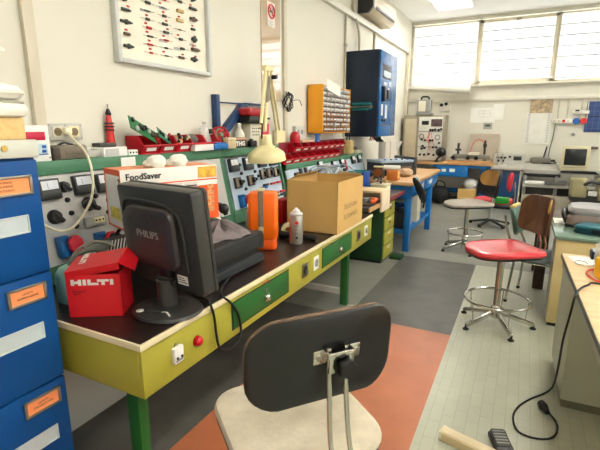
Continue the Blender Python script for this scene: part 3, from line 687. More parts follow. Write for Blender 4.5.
# ============================================================ things on the console ledge
t = thing('digital_instrument', 'white instrument box with red display strip on the ledge near the filing cabinet', 'instrument box', (-2.41, 1.55, LZ))
obj('case', B().bx(-2.47, -2.345, 1.30, 1.56, LZ, LZ+.195, .005), WHITE, t)
fx = -2.345
obj('display', B().bx(fx, fx+.004, 1.33, 1.535, LZ+.115, LZ+.16, .002), mat('display_red', (190, 22, 60), .25), t)
p = obj('keypad', B().bx(fx, fx+.003, 1.38, 1.54, LZ+.035, LZ+.095), mat('keypad_pale_blue', (196, 222, 232), .4), t)
for yy, zz, m in ((1.52, .08, BLUE), (1.52, .056, BLUE), (1.45, .07, LGREY), (1.41, .06, TAGR)): obj('key', B().bx(fx+.003, fx+.006, yy-.012, yy+.012, LZ+zz-.008, LZ+zz+.008, .001), m, p)
obj('keypad_stripe', B().bx(fx+.003, fx+.004, 1.38, 1.54, LZ+.037, LZ+.042), BLUE, p)
obj('key_title', B().bx(fx, fx+.003, 1.39, 1.48, LZ+.098, LZ+.106), TEAL, t)
for yy in (1.45, 1.55): obj('screw', B().cyl((fx, yy, LZ+.02), (fx+.004, yy, LZ+.02), .005), REDINK if yy < 1.5 else STEEL, t)
t = thing('transformer', 'dull brown grey transformer block on the ledge under the wall socket', 'transformer', (-2.41, 1.68, LZ))
TB = mat('dull_brown_casing', (120, 110, 94), .6, var=.12)
obj('casing', B().bx(-2.46, -2.35, 1.60, 1.80, LZ, LZ+.082, .014), TB, t)
obj('end_plate', B().bx(-2.462, -2.348, 1.575, 1.62, LZ, LZ+.074, .006), mat('dark_brown_plate', (72, 60, 50), .6), t)
b = B(); b.tube([(-2.40, 1.64, LZ+.08), (-2.39, 1.67, LZ+.095), (-2.39, 1.7, LZ+.09), (-2.4, 1.74, LZ+.082)], .006); obj('strap', b, BLACK, t)
obj('rib', B().bx(-2.352, -2.345, 1.65, 1.77, LZ+.03, LZ+.055, .004), TB, t)
t = thing('clear_blister_pack', 'clear plastic blister pack between the brown transformer and the flat white box', 'plastic pack', (-2.4, 1.87, LZ))
b = B(); b.bx(-2.45, -2.36, 1.80, 1.90, LZ, LZ+.05, .02); obj('blister', b, CLEAR, t)
obj('content', B().bx(-2.42, -2.38, 1.81, 1.88, LZ, LZ+.022, .006), CREAM, t)
obj('insert', B().bx(-2.46, -2.455, 1.80, 1.90, LZ, LZ+.06), PAPER, t)
t = thing('flat_white_box', 'flat white carton on the ledge under the red engraving tool', 'carton', (-2.41, 2.1, LZ))
obj('carton', B().bx(-2.47, -2.345, 1.905, 2.09, LZ, LZ+.058, .003), WHITE, t)
obj('carton_end', B().bx(-2.346, -2.343, 1.92, 2.02, LZ+.006, LZ+.05), LGREY, t)
one('dark_remote', 'dark flat handset lying on the flat white carton', 'handset', B().bx(-2.46, -2.38, 1.91, 2.04, LZ+.058, LZ+.085, .008), mat('dark_olive_plastic', (70, 66, 58), .5))
t = thing('engraving_tool', 'red handheld engraving tool hanging upright on the cream wall', 'hand tool', (WX+.03, 2.18, 1.6))
tp = at_x(108.5, 106, WX+.03); bt = at_x(111, 146, WX+.03)
ax = V((WX+.03, 2.17, 0))
zt, zb = tp.z, max(bt.z, LZ+.06)
obj('body', B().lathe([(.030, 0), (.031, .02), (.026, .08), (.028, .12), (.018, zt-zb-.075), (.013, zt-zb-.055)], (ax.x, 2.07, zb), sx=.8), mat('engraver_red', (196, 40, 34), .4), t)
obj('collar', B().lathe([(.017, 0), (.02, .01), (.014, .025), (.008, .04)], (ax.x, 2.07, zt-.058)), BLACK, t)
obj('bit', B().cyl((ax.x, 2.07, zt-.03), (ax.x, 2.07, zt+.012), .0045), STEEL, t)
for k in range(3): obj('grip_band', B().lathe([(.032, 0), (.034, .005), (.032, .01)], (ax.x, 2.07, zb+.10+k*.022), sx=.8), BLACK, t)
t = thing('terminal_block', 'small white block with three holes beside the flat white carton', 'terminal block', (-2.38, 2.3, LZ))
obj('block', B().bx(-2.40, -2.34, 2.095, 2.175, LZ, LZ+.035, .003), WHITE, t)
for k in range(3): obj('hole', B().cyl((-2.34, 2.11+.025*k, LZ+.018), (-2.337, 2.11+.025*k, LZ+.018), .006, seg=10), INK, t)
# ---- red plastic bins
def bin_parts(root, w, d, h, low):
    # walls as one open shell, front lip lower, label on the front
    th = .005; b = B()
    b.bx(-d/2, d/2, -w/2, w/2, 0, th)
    b.bx(-d/2, -d/2+th, -w/2, w/2, 0, h)
    for s in (-1, 1):
        y = s*w/2; b.prism([(-d/2, y, 0), (d/2-.02, y, 0), (d/2+.015, y, low), (d/2-.03, y, h*.98), (-d/2, y, h)], (0, -s*th, 0))
    b.prism([(d/2-.02, -w/2, 0), (d/2+.015, -w/2, low), (d/2+.015-th, -w/2, low), (d/2-.02-th, -w/2, 0)], (0, w, 0))
    b.bx(d/2+.008, d/2+.022, -w/2, w/2, low-.008, low+.004, .002)
    obj('tub', b, REDBIN, root, True)
    obj('label_slip', B(frame((d/2+.002, 0, low*.55), (0, 1, 0), (.035, 0, low))).bx(-w*.27, w*.27, -low*.22, low*.22, .001, .004), PAPER, root, True)
def redbin(label, loc, w, d, h, low, group): 
    t = thing('storage_bin', label, 'storage bin', loc, 0, group); bin_parts(t, w, d, h, low); return t
BG = 'red bins on the near console ledge'
bw = .165
b1 = redbin('first red bin on the near console ledge, under the tilted green circuit board', (-2.40, 2.28, LZ), bw, .15, .125, .06, BG)
def clone(src, label, loc):
    return dup(src, label, loc)
clone(b1, 'red bin right of the tilted circuit board, second on the near ledge', (-2.40, 2.45, LZ))
clone(b1, 'red bin full of small metal parts, third on the near ledge', (-2.40, 2.62, LZ))
clone(b1, 'red bin with a grey lump inside, left of the clear plastic bag', (-2.40, 2.79, LZ))
clone(b1, 'red bin holding the tall clear plastic bag on the near ledge', (-2.40, 2.96, LZ))
PCB = mat('circuit_board_green', (30, 110, 62), .4, var=.2, scale=30)
t = thing('circuit_board', 'green circuit board tilted across the first red bin', 'circuit board', (-2.38, 2.55, LZ+.12))
M = frame((-2.37, 2.29, LZ+.15), (0, .86, -.42), (-.5, .3, .7)); obj('board', B(M).bx(-.16, .13, -.055, .055, 0, .004), PCB, t)
for k in range(9): obj('chip', B(M).box((-.13+.03*k, random.uniform(-.03, .03), .012), (.02, .03, .016), .002), random.choice((BLACK, BRN, LGREY)), t)
t = thing('circuit_board', 'small green card leaning in the second red bin', 'circuit board', (-2.38, 2.68, LZ+.1))
M = frame((-2.36, 2.45, LZ+.115), (0, .8, -.5), (-.6, .3, .7)); obj('board', B(M).bx(-.07, .07, -.05, .05, 0, .004), mat('circuit_board_teal', (20, 120, 84), .4), t)
for k in range(4): obj('chip', B(M).box((-.05+.03*k, .0, .01), (.018, .03, .012), .002), random.choice((BLACK, LGREY)), t)
def clutter(label, name, cat, c, dy, n, mats, r=(.01, .022), seed=1):
    random.seed(seed); b = B()
    for k in range(n):
        p = (c[0]+random.uniform(-.05, .05), c[1]+random.uniform(-dy, dy), c[2]+random.uniform(0, .05))
        q = random.random(); s = random.uniform(*r); mi = k % len(mats)
        if q < .4: b.box(p, (s*2.2, s*1.5, s*1.4), .002, mi, R=Euler((random.random()*3, random.random()*3, 0)).to_matrix().to_4x4())
        elif q < .8: b.cyl(p, (p[0]+random.uniform(-1, 1)*s, p[1]+random.uniform(-2, 2)*s, p[2]+s), s*.6, seg=10, m=mi)
        else: b.ball(p, s, mi, seg=10)
    o = one(name, label, cat, b, mats); o['kind'] = 'stuff'; return o
clutter('small grey and red metal parts heaped in the third red bin', 'small_parts', 'small parts', (-2.39, 2.62, LZ+.07), .07, 26, [STEEL, DGREY, TAGR, TAN], seed=3)
one('grey_lump', 'grey rounded lump lying in the fourth red bin', 'grey part', B().ball((-2.40, 2.79, LZ+.085), (.05, .06, .045), noise=.05).bx(-2.43, -2.37, 2.75, 2.83, LZ+.006, LZ+.08, .01), mat('grey_rock', (104, 100, 94), .7))
b = B()
b.lathe([(.055, 0), (.062, .06), (.05, .12), (.036, .17), (.014, .2), (.02, .215)], (-2.40, 2.96, LZ+.006), seg=18, sx=.8)
random.seed(4)
for v in b.bm.verts: v.co += V((random.uniform(-1, 1), random.uniform(-1, 1), random.uniform(-1, 1)))*.007
bag = one('plastic_bag', 'tall clear plastic bag standing in the last red bin on the near ledge', 'plastic bag', b, mat('clear_bag', (232, 232, 226), .2, alpha=.5))
one('bag_content', 'dark small part inside the clear plastic bag', 'small part', B().bx(-2.37, -2.35, 2.98, 3.01, LZ+.13, LZ+.17, .004), DGREY)
t = thing('white_carton', 'small white carton at the ledge edge in front of the last red bins', 'carton', (-2.31, 2.99, LZ))
obj('carton', B().bx(-2.335, -2.285, 2.70, 2.93, LZ+.0, LZ+.045, .003), WHITE, t); obj('flap', B().bx(-2.34, -2.283, 2.70, 2.93, LZ+.045, LZ+.048), PAPER, t)
# right of the near bins
t = thing('wire_hank', 'red hank of wires on the ledge beside the blue box', 'wire hank', (-2.4, 3.40, LZ))
random.seed(9); b = B()
for k in range(9):
    cy, cz, r = 3.16+random.uniform(-.03, .05), LZ+.10+random.uniform(-.02, .03), random.uniform(.05, .085)
    b.tube([(-2.40+.03*math.sin(2*a+k), cy+r*math.cos(a), cz+r*.8*math.sin(a)) for a in [2*PI*j/10 for j in range(10)]], .008, 6, closed=True)
obj('red_wire', b, mat('red_wire', (196, 40, 44), .5), t)
b = B(); b.tube([(-2.38, 3.14+.05*math.cos(a), LZ+.12+.05*math.sin(a)) for a in [2*PI*j/10 for j in range(10)]], .007, 6, closed=True); b.ball((-2.37, 3.14, LZ+.12), .022); obj('grey_coil', b, mat('grey_green_wire', (120, 128, 104), .5), t)
b = B(); b.bx(-2.46, -2.36, 3.08, 3.24, LZ, LZ+.05, .004); obj('base_card', b, CARDL, t)
one('blue_box', 'small blue box at the ledge edge under the red hank of wires', 'blue box', B().bx(-2.345, -2.28, 2.94, 3.13, LZ, LZ+.045, .008).bx(-2.34, -2.285, 2.97, 3.10, LZ+.04, LZ+.058, .006), mat('sky_blue_plastic', (20, 110, 180), .4))
t = thing('wooden_case', 'pale wooden box on the ledge right of the red hank of wires', 'wooden box', (-2.4, 3.45, LZ))
obj('case', B().bx(-2.345, -2.29, 3.14, 3.26, LZ, LZ+.095, .004), wood('pale_box_wood', (204, 182, 140), (220, 200, 160)), t)
obj('lid_line', B().bx(-2.29, -2.288, 3.14, 3.26, LZ+.07, LZ+.073), BRN, t)
t = thing('label_carton', 'dark carton with white lettering on the ledge left of the lamp', 'carton', (-2.36, 3.62, LZ))
obj('carton', B().bx(-2.40, -2.33, 3.27, 3.49, LZ, LZ+.085, .003), mat('dark_brown_carton', (60, 40, 36), .5), t)
obj('carton_lid', B().bx(-2.40, -2.328, 3.27, 3.49, LZ+.068, LZ+.09, .003), mat('carton_lid', (196, 150, 120), .6), t)
text('THG', .055, frame((-2.3275, 3.38, LZ+.034), (0, 1, 0), (0, 0, 1)), PAPER, t, bold=.003, sx=1.3)
t = thing('white_bottle', 'white plastic bottle on the ledge below the red and black case', 'bottle', (-2.44, 3.72, LZ))
obj('bottle', B().lathe([(.045, 0), (.048, .01), (.048, .12), (.03, .155), (.018, .17), (.018, .18)], (-2.44, 3.53, LZ)), W2, t)
obj('cap', B().lathe([(.021, 0), (.021, .035), (.012, .045), (0, .046)], (-2.44, 3.53, LZ+.178)), WHITE, t)
t = thing('control_box', 'beige box with a grid of dots under the red and black case', 'control box', (-2.42, 3.87, LZ))
obj('box', B().bx(-2.48, -2.36, 3.60, 3.80, LZ, LZ+.215, .005), BEIGE, t)
for r_ in range(3):
    for c_ in range(4): obj('dot', B().cyl((-2.36, 3.64+.035*c_, LZ+.11+.03*r_), (-2.356, 3.64+.035*c_, LZ+.11+.03*r_), .007, seg=8), DGREY, t)
t = thing('tool_case', 'red and black tool case set on top of the beige control box', 'tool case', (-2.40, 3.77, LZ+.215))
M = TR(-2.40, 3.70, LZ+.217)
obj('lower_half', B(M).slab(.16, .34, .07, .03, bev=.015), BLACK, t); obj('upper_half', B(M).slab(.16, .34, .08, .03, bev=.02, z0=.068), mat('tool_case_red', (160, 24, 30), .35), t)
obj('handle', B(M).tube([(.07, .1, .05), (.10, .12, .05), (.10, .16, .05), (.07, .18, .05)], .01), BLACK, t)
t = thing('red_carton', 'pinkish red carton with white print behind the lamp neck', 'carton', (-2.41, 4.05, LZ))
obj('carton', B().bx(-2.47, -2.355, 3.81, 3.94, LZ, LZ+.22, .003), mat('pink_red_carton', (206, 52, 70), .5), t)
text('2S', .05, frame((-2.3545, 3.87, LZ+.16), (0, 1, 0), (0, 0, 1)), PAPER, t)
one('black_adapter', 'small black adapter on the ledge by the dark carton', 'adapter', B().bx(-2.35, -2.30, 3.52, 3.62, LZ, LZ+.06, .008).bx(-2.34, -2.31, 3.54, 3.57, LZ+.055, LZ+.075, .003), BLACK)
# ---- the cream articulated lamp
LC = mat('lamp_cream_enamel', (232, 220, 168), .3, var=.03)
base = V((-2.40, 4.20, 0)); 
t = thing('desk_lamp', 'cream articulated work lamp with a wide metal shade over the console', 'desk lamp', (-2.39, 4.2, L3))
lb = obj('base', B().bx(-2.49, -2.435, 4.25, 4.44, L3, 1.61, .01), LC, t)
bt = V((-2.46, 4.33, 1.605)); el = at_x(269, 70, -2.22); sh = at_x(263, 131, -2.0); sc_ = at_x(266.5, 153, -1.99)
def arm(p, q, off, r, name):
    d = (q-p).normalized(); s = d.cross(V((1, 0, 0))).normalized()*off
    b = B()
    for k in (-1, 1): b.cyl(p+s*k, q+s*k, r, seg=10)
    return obj(name, b, LC, t)
obj('lower_arm', B().cyl(bt+V((0, .02, 0)), el+V((0, .02, 0)), .014, seg=10).cyl(bt+V((0, -.05, 0)), el+V((0, -.035, 0)), .014, seg=10), LC, t)
obj('upper_arm', B().cyl(el+V((0, .0, .02)), sh+V((0, .03, 0)), .015, seg=10).cyl(el+V((0, -.06, .03)), sh+V((0, -.035, .02)), .015, seg=10), LC, t)
b = B(); b.box(el+V((0, -.02, .01)), (.05, .14, .05), .008); obj('elbow_joint', b, LC, t)
b = B()
for k in (0, 1): b.tube([el+(sh-el)*(.12+.0*k)+V((.02, -.02+.02*k, 0)), el+(sh-el)*.55+V((.02, -.02+.02*k, 0))], .009, 8, smooth=0)
obj('spring', b, STEEL, t)
obj('arm_bolt', B().cyl(el+V((.0, .06, -.06)), el+V((.05, .06, -.06)), .02), BLACK, t)
b = B(); b.tube([sh+V((0, -.03, .06)), sh+V((.05, -.09, .05)), sh+V((.05, -.1, -.03)), sh+V((0, -.02, -.06))], .007); obj('lamp_cord', b, mat('dark_red_flex', (84, 30, 28), .5), t)
R = .165; Mx = TR(sc_+V((0, 0, -.045))) @ Matrix.Rotation(math.radians(6), 4, 'X')
prof = [(R-.006, -.012), (R, -.012), (R, .025), (R*.92, .05), (R*.66, .082), (R*.42, .105), (R*.33, .12), (R*.30, .185), (R*.24, .2), (0, .203)]
sh_ = obj('lamp_shade', B(Mx).lathe(prof, seg=40), LC, t)
obj('shade_rim', B(Mx).lathe([(R-.004, -.02), (R+.004, -.02), (R+.004, -.008), (R-.004, -.008)], seg=40), LC, sh_)
obj('vent_hole', B(Mx).ball((R*.55*math.cos(.3), R*.55*math.sin(.3)-.01, .093), .006), INK, sh_)
# ---- two tiers of red bins on the far console
BG2 = 'red bins in the double row on the far console'
ORD = ['first', 'second', 'third', 'fourth', 'fifth', 'sixth', 'seventh', 'eighth', 'ninth', 'tenth']
bw2 = .19; src = None
for row, (n, ystart, x, z) in enumerate(((8, 4.24, -2.36, L3+.0), (8, 4.53, -2.405, L3+.115))):
    for k in range(n):
        lab = '%s red bin counted from the lamp in the %s row on the far console' % (ORD[k], 'lower front' if row == 0 else 'upper back')
        loc = (x, ystart+k*(bw2+.012)+(.0 if row == 0 else .03), z)
        if src is None: src = redbin(lab, loc, bw2, .13, .10, .05, BG2)
        else: clone(src, lab, loc)
t = thing('bin_rack', 'thin grey step rack carrying the upper row of red bins on the far console', 'rack', (-2.44, 5.3, L3))
obj('shelf', B().bx(-2.425, -2.40, 4.26, 6.25, L3+.105, L3+.113), DARKRED, t)
obj('upright', B().bx(-2.43, -2.424, 4.26, 6.25, L3, L3+.23), DARKRED, t)
one('red_funnel', 'round red plastic cup beside the cream lamp base', 'red cup', B().lathe([(.055, 0), (.06, .02), (.06, .07), (.05, .11), (.03, .13), (0, .135)], (-2.40, 4.60, L3+.217), seg=24), REDBIN)
t = thing('blue_spool', 'small blue plastic piece standing on the upper row of red bins', 'blue part', (-2.37, 5.1, L3+.2))
obj('spool', B().lathe([(.045, 0), (.045, .012), (.03, .02), (.03, .07), (.04, .08), (.04, .095), (0, .096)], (-2.36, 5.14, L3+.218)), mat('mid_blue_plastic', (60, 110, 180), .4), t)
one('pale_board', 'pale strip of board lying across the upper red bins', 'board', B().bx(-2.46, -2.36, 4.72, 5.06, L3+.219, L3+.245, .003), mat('pink_board', (214, 176, 150), .6))
one('pale_timber', 'pale timber offcut at the far end of the red bins', 'timber', B().bx(-2.48, -2.36, 6.36, 6.5, L3, L3+.2, .004), wood('pale_timber_wood', (210, 180, 120), (226, 198, 140)))
t = thing('beige_tray', 'low beige tray with parts beyond the red bins', 'tray', (-2.4, 6.6, L3))
obj('tray', B().bx(-2.49, -2.3, 6.52, 6.7, L3, L3+.05, .004).bx(-2.49, -2.47, 6.52, 6.7, L3+.05, L3+.13), BEIGE, t); obj('content', B().ball((-2.39, 6.6, L3+.07), (.05, .05, .03)), STEEL, t)
# ============================================================ things on the workbench
HR = mat('hilti_box_red', (206, 26, 36), .35, var=.03)
# ---- red tool carton with folded-back lid
a, bq = V((-1.775, 1.172, BZ)), V((-1.572, 1.297, BZ)); ang = math.atan2(bq.y-a.y, bq.x-a.x); Wd = (bq-a).length; Dp = .165; Ht = .215
M = TR(a) @ RZ(ang)
t = thing('tool_carton', 'open red tool carton with white block lettering at the near end of the bench', 'carton', a+V((.1, .1, 0)))
b = B(M); th = .003
b.bx(0, Wd, 0, th, 0, Ht-.012); b.bx(0, Wd, Dp-th, Dp, 0, Ht); b.bx(0, th, 0, Dp, 0, Ht-.004); b.bx(Wd-th, Wd, 0, Dp, 0, Ht-.004); b.bx(0, Wd, 0, Dp, 0, th)
obj('body', b, HR, t)
lm = M @ TR(0, Dp, Ht) @ Matrix.Rotation(math.radians(-14), 4, 'Y') @ Matrix.Rotation(math.radians(-4), 4, 'X')
lm = M @ frame((0, 0, Ht+.0), (1, 0, .17), (-.0, 1, .16))
b = B(lm); b.bx(0, Wd, -.0, Dp, 0, .003); b.prism([(Wd, 0, .003), (Wd, Dp, .003), (Wd+.045, Dp*.98, -.05), (Wd+.055, .02, -.06)], (-.002, 0, -.003))
b.bx(0, Wd, -.004, 0, -.03, .003)
lid = obj('lid', b, HR, t)
# white block lettering, drawn as strokes
def strokes(rects, M, m, par, name='lettering'):
    b = B(M)
    for x0, x1, y0, y1 in rects: b.bx(x0, x1, y0, y1, 0, .0008)
    return obj(name, b, m, par)
HL = [(0, .24, 0, 1), (.52, .76, 0, 1), (.1, .6, .28, .72), (.86, 1.1, 0, 1), (1.2, 1.44, 0, 1), (1.3, 1.98, 0, .42), (1.9, 2.74, .58, 1), (2.2, 2.44, 0, 1), (2.82, 3.06, 0, 1)]
def hl(w_, h_): k = w_/3.06; return [(x0*k, x1*k, y0*h_, y1*h_) for x0, x1, y0, y1 in HL]
strokes(hl(.186, .027), M @ frame((.022, -.0006, Ht-.062), (1, 0, 0), (0, 0, 1)), PAPER, t)
strokes(hl(.11, .03), lm @ frame((.03, .17, .0035), (.1, -1, 0), (1, .1, 0)), PAPER, lid, 'lettering')
text('DX 460 BX 2', .011, M @ frame((.055, -.0008, Ht-.092), (1, 0, 0), (0, 0, 1)), INK, t)
text('284 390', .009, M @ frame((.045, -.0008, Ht-.104), (1, 0, 0), (0, 0, 1)), INK, t)
# ---- grey ribbed hose and teal can behind the carton
t = thing('teal_container', 'pale teal container with grey ribbed hose behind the red carton', 'container', (-1.93, 1.42, BZ))
obj('container', B().lathe([(.075, 0), (.08, .02), (.08, .14), (.06, .17), (.04, .18)], (-1.95, 1.33, BZ), seg=20), mat('pale_teal', (140, 190, 176), .45), t)
random.seed(2); b = B()
for k in range(7): b.tube([(-1.93+.06*math.cos(a)*.5, 1.42+.10*math.cos(a)+.012*k, BZ+.16+.075*math.sin(a)+.004*k) for a in [2*PI*j/12 for j in range(12)]], .011, 8, closed=True)
obj('ribbed_hose', b, mat('hose_grey', (104, 106, 94), .6), t)
b = B(); b.tube([(-1.95, 1.34, BZ+.1), (-2.0, 1.37, BZ+.2), (-1.95, 1.45, BZ+.27), (-1.88, 1.53, BZ+.24), (-1.86, 1.56, BZ+.15)], .006); obj('loose_wire', b, mat('grey_wire', (150, 146, 128), .5), t)
obj('holder', B().bx(-2.0, -1.87, 1.42, 1.56, BZ, BZ+.09, .006), DGREY, t)
t = thing('power_adapter', 'black slotted power adapter leaning behind the red carton', 'power adapter', (-1.83, 1.6, BZ))
c = V((-1.87, 1.57, BZ+.225)); M2 = frame(c, (.8, .45, .2), (-.3, .5, .6))
obj('casing', B(M2).box((0, 0, 0), (.25, .12, .06), .01), BLACK, t)
sl = B(M2)
for k in range(13): sl.prism([(-.11+k*.017, -.03+.0, .0305), (-.104+k*.017, -.03, .0305), (-.098+k*.017, .03, .0305), (-.104+k*.017, .03, .0305)], (0, 0, .001))
obj('slots', sl, LGREY, t); obj('foot', B().bx(-1.92, -1.80, 1.55, 1.64, BZ, BZ+.19, .004), BLACK, t)
b = B(); p0 = C1.hit(104, 236)+V((.1, 0, .0)); b.tube([p0, C1.hit(104, 228)+V((.16, 0, .02)), C1.hit(114, 228)+V((.22, 0, .03)), C1.hit(118, 240)+V((.25, 0, -.02)), V((-1.95, 1.72, BZ+.03)), V((-1.8, 1.72, BZ+.01))], .011); b.cyl(p0-V((.02, 0, 0)), p0+V((.03, 0, 0)), .03)
one('black_flex', 'black power cable plugged into the right red socket cover of the nearest console', 'cable', b, RUBBER)
# ---- stacked black recorders
bxx = at_z(264, 262, BZ).x
y_end = at_x(264, 262, bxx).y; zt = at_x(262, 231, bxx).z; zm1 = at_x(262, 246, bxx).z; zm0 = at_x(264, 252, bxx).z
BX_ = mat('black_equipment', (34, 35, 34), .5, var=.1); BX2 = mat('charcoal_equipment', (40, 44, 47), .5, var=.08)
t = thing('equipment_case', 'lower charcoal equipment case of the pair behind the monitor', 'equipment case', (-1.7, 1.95, BZ))
obj('case', B().bx(-1.94, bxx, 1.72, y_end, BZ+.012, zm0, .008), BX2, t)
for xx, yy in ((-1.5, 1.76), (-1.5, y_end-.05), (-1.9, 1.76), (-1.9, y_end-.05)): obj('foot', B().cyl((xx, yy, BZ), (xx, yy, BZ+.013), .018), RUBBER, t)
obj('front_seam', B().bx(bxx-.002, bxx+.001, 1.73, y_end-.01, zm0-.02, zm0-.016), BLACK, t)
t = thing('equipment_case', 'upper black equipment case carrying the grey cloth', 'equipment case', (-1.7, 1.95, zm0))
obj('case', B().bx(-1.94, bxx, 1.72, y_end, zm1, zt, .01), BX_, t); obj('recess', B().bx(-1.93, bxx-.03, 1.73, y_end-.02, zm0, zm1), BLACK, t)
obj('edge_line', B().bx(bxx-.002, bxx+.001, 1.73, y_end-.01, zt-.02, zt-.017), BLACK, t)
# ---- grey cloth and handset
cc = at_z(226, 224, zt+.04)
random.seed(5)
def clothf(u, v):
    a = 2*PI*u; r = v
    return (-1.60+.16*r*math.cos(a)*(1+.12*math.sin(3*a)), 2.08+.22*r*math.sin(a)*(1+.15*math.cos(2*a+1)), zt+.004+(.062*(1-r**2))*(1+.45*math.sin(5*a))+.012*math.sin(9*a+6*r)*r*(1-.3*r))
one('grey_cloth', 'crumpled grey cloth lying on the black equipment cases', 'cloth', B().sheet(clothf, 40, 10, .004), mat('grey_fabric', (112, 102, 102), .9, var=.2, scale=12, bump=.3))
t = thing('clip_fitting', 'small white and black clip fitting lying behind the grey cloth', 'fitting', (-1.72, 2.2, zt))
obj('cup', B(frame((-1.70, 2.14, zt+.10), (0, .8, .6), (1, 0, 0))).cyl((-.0, 0, 0), (.0, 0, .07), .035), mat('ivory_plastic', (226, 222, 200), .4), t)
b = B(); b.tube([(-1.75, 2.12, zt+.15), (-1.75, 2.2, zt+.155), (-1.72, 2.26, zt+.14), (-1.70, 2.28, zt+.08)], .016); b.ball((-1.71, 2.27, zt+.12), .035); b.bx(-1.80, -1.68, 2.10, 2.26, zt, zt+.07, .01); obj('clip', b, BLACK, t)
# ---- appliance carton lying across the cases
yaw = 1.2; fw, fh, fd = .58, .322, .24; fc = V((-1.858+.181*fw, 1.593+.466*fw, 0)); z0 = 1.106
M = TR(fc.x, fc.y, z0) @ RZ(yaw)      # local x along the front, -y is the front normal
t = thing('black_box', 'black box on the equipment cases under the printed appliance carton', 'box', (fc.x-.06, fc.y+.06, zt))
obj('box', B(TR(fc.x, fc.y, zt) @ RZ(yaw)).bx(-fw/2+.16, fw/2-.14, .02, fd-.01, 0, z0-zt, .006), BLACK, t); obj('lid', B(TR(fc.x, fc.y, zt) @ RZ(yaw)).bx(-fw/2+.158, fw/2-.138, .018, fd-.008, z0-zt-.03, z0-zt-.0005, .003), RUBBER, t)
t = thing('appliance_carton', 'white and orange printed appliance carton standing behind the monitor', 'carton', (fc.x-.06, fc.y+.06, z0))
FW = mat('carton_white', (240, 236, 226), .4, var=.02); FO = mat('carton_orange', (232, 84, 26), .4, var=.04)
obj('body', B(M).bx(-fw/2, fw/2, .001, fd, 0, fh, .002), FW, t)
F = M @ frame((-fw/2, -.0, 0), (1, 0, 0), (0, 0, 1))
o = obj('front_print', B(F).bx(0, fw, 0, fh*.64, 0, .0012).bx(.06, fw, fh*.735, fh*.755, 0, .0014), FO, t)
S = M @ frame((-fw/2, fd, 0), (0, -1, 0), (0, 0, 1))
obj('end_print', B(S).bx(0, fd, 0, .012, 0, .0012).bx(0, .012, 0, fh, 0, .0012).bx(fd-.012, fd, 0, fh, 0, .0012).bx(0, fd, fh-.03, fh, 0, .0012), FO, t)
obj('lid_print', B(M).bx(-fw/2, fw/2, .03, fd, fh, fh+.0012), mat('carton_salmon', (226, 140, 96), .5), t)
text('FoodSaver', .046, F @ TR(.125, fh*.88, .0016), INK, t, bold=.0012)
obj('side_label', B(S).bx(.03, fd-.03, fh*.14, fh*.88, .001, .0022), PAPER, t)
obj('picture', B(S).bx(.06, fd-.03, fh*.16, fh*.36, .002, .003), mat('picture_yellow', (206, 190, 70), .5, var=.3, scale=40), t)
text('2', .05, S @ TR(fd-.02, fh*.8, .0025), INK, t, bold=.002)
text('M', .03, S @ TR(fd-.02, fh*.6, .0025), INK, t, bold=.002)
for k, (x, w_) in enumerate(((.02, .1), (.16, .07), (.26, .09), (.36, .09))):
    b = B(F)
    for r_ in range(5): b.bx(x, x+w_*(1-.12*(r_ % 3)), fh*.70-r_*.008, fh*.70-r_*.008+.003, .0012, .0018)
    obj('caption_lines', b, TAGG, t)
for x in (.27, .36): obj('caption_bar', B(F).bx(x, x+.08, fh*.645, fh*.665, .0014, .0022), INK, t)
obj('sun_picture', B(F).bx(fw-.13, fw-.005, fh*.78, fh*.98, .0012, .002), mat('picture_amber', (240, 176, 60), .5, var=.35, scale=25), t)
for k in range(5): obj('food_picture', B(F).bx(fw-.07, fw-.03, fh*.60-k*.034-.012, fh*.60-k*.034+.016, .0014, .0022), mat('picture_food', (214, 150, 96), .5, var=.5, scale=60), t)
random.seed(8)
for lab, cx in (('white crumpled packing tuft, left of the two on the carton', -.06), ('white crumpled packing tuft, right of the two on the carton', .07)):
    b = B(M); b.ball((cx, .06, fh+.03), (.055, .045, .04), seg=20, noise=.10); b.ball((cx+.02, .09, fh+.03), (.04, .035, .032), seg=14, noise=.12); b.ball((cx-.03, .08, fh+.02), (.04, .04, .024), seg=14, noise=.12)
    one('packing_tuft', lab, 'packing', b, W2, 'white packing tufts on the carton')
# ---- monitor seen from behind
MC = mat('monitor_grey', (52, 52, 49), .38, var=.03); MB = mat('monitor_back_grey', (58, 52, 51), .32, var=.04)
yaw, tilt = math.radians(-8.3), math.radians(5.9); mw, mh = .54, .485; mc = V((-1.477, 1.452, 1.142))
d = V((math.cos(yaw), math.sin(yaw), 0)); nb = V((math.sin(yaw), -math.cos(yaw), 0)); up = V((0, 0, 1))*math.cos(tilt)+nb*math.sin(tilt)
Mm = frame(mc, d, up)       # local z points out of the back
t = thing('computer_monitor', 'dark grey flat computer monitor on a round base, seen from behind', 'monitor', (mc.x, 1.45, BZ))
obj('housing', B(Mm).slab(mw, mh, .075, .02, bev=.012, z0=-.075), MC, t)
obj('bezel', B(Mm).slab(mw+.006, mh+.006, .02, .02, bev=.006, z0=-.09), MC, t)
obj('screen', B(Mm).bx(-mw/2+.02, mw/2-.02, -mh/2+.02, mh/2-.02, -.0925, -.09), mat('screen_black', (10, 11, 13), .15), t)
bk = obj('back_cover', B(Mm).slab(.375, .29, .045, (.05, .10, .05, .05), bev=.018, z0=-.004, warp=lambda v: (v.x-.03, v.y+.012, v.z+max(0, .0)*(v.y))), MB, t)
obj('cover_ridge', B(Mm).tube([(-.235, .10, .004), (-.21, .168, .004), (-.1, .178, .004), (.08, .168, .004), (.16, .135, .004), (.185, .05, .004), (.188, -.13, .004)], .008, 8), DGREY, t)
text('PHILIPS', .05, Mm @ TR(-.02, .03, .0415), mat('logo_silver', (150, 148, 142), .4), bk, sx=1.0)
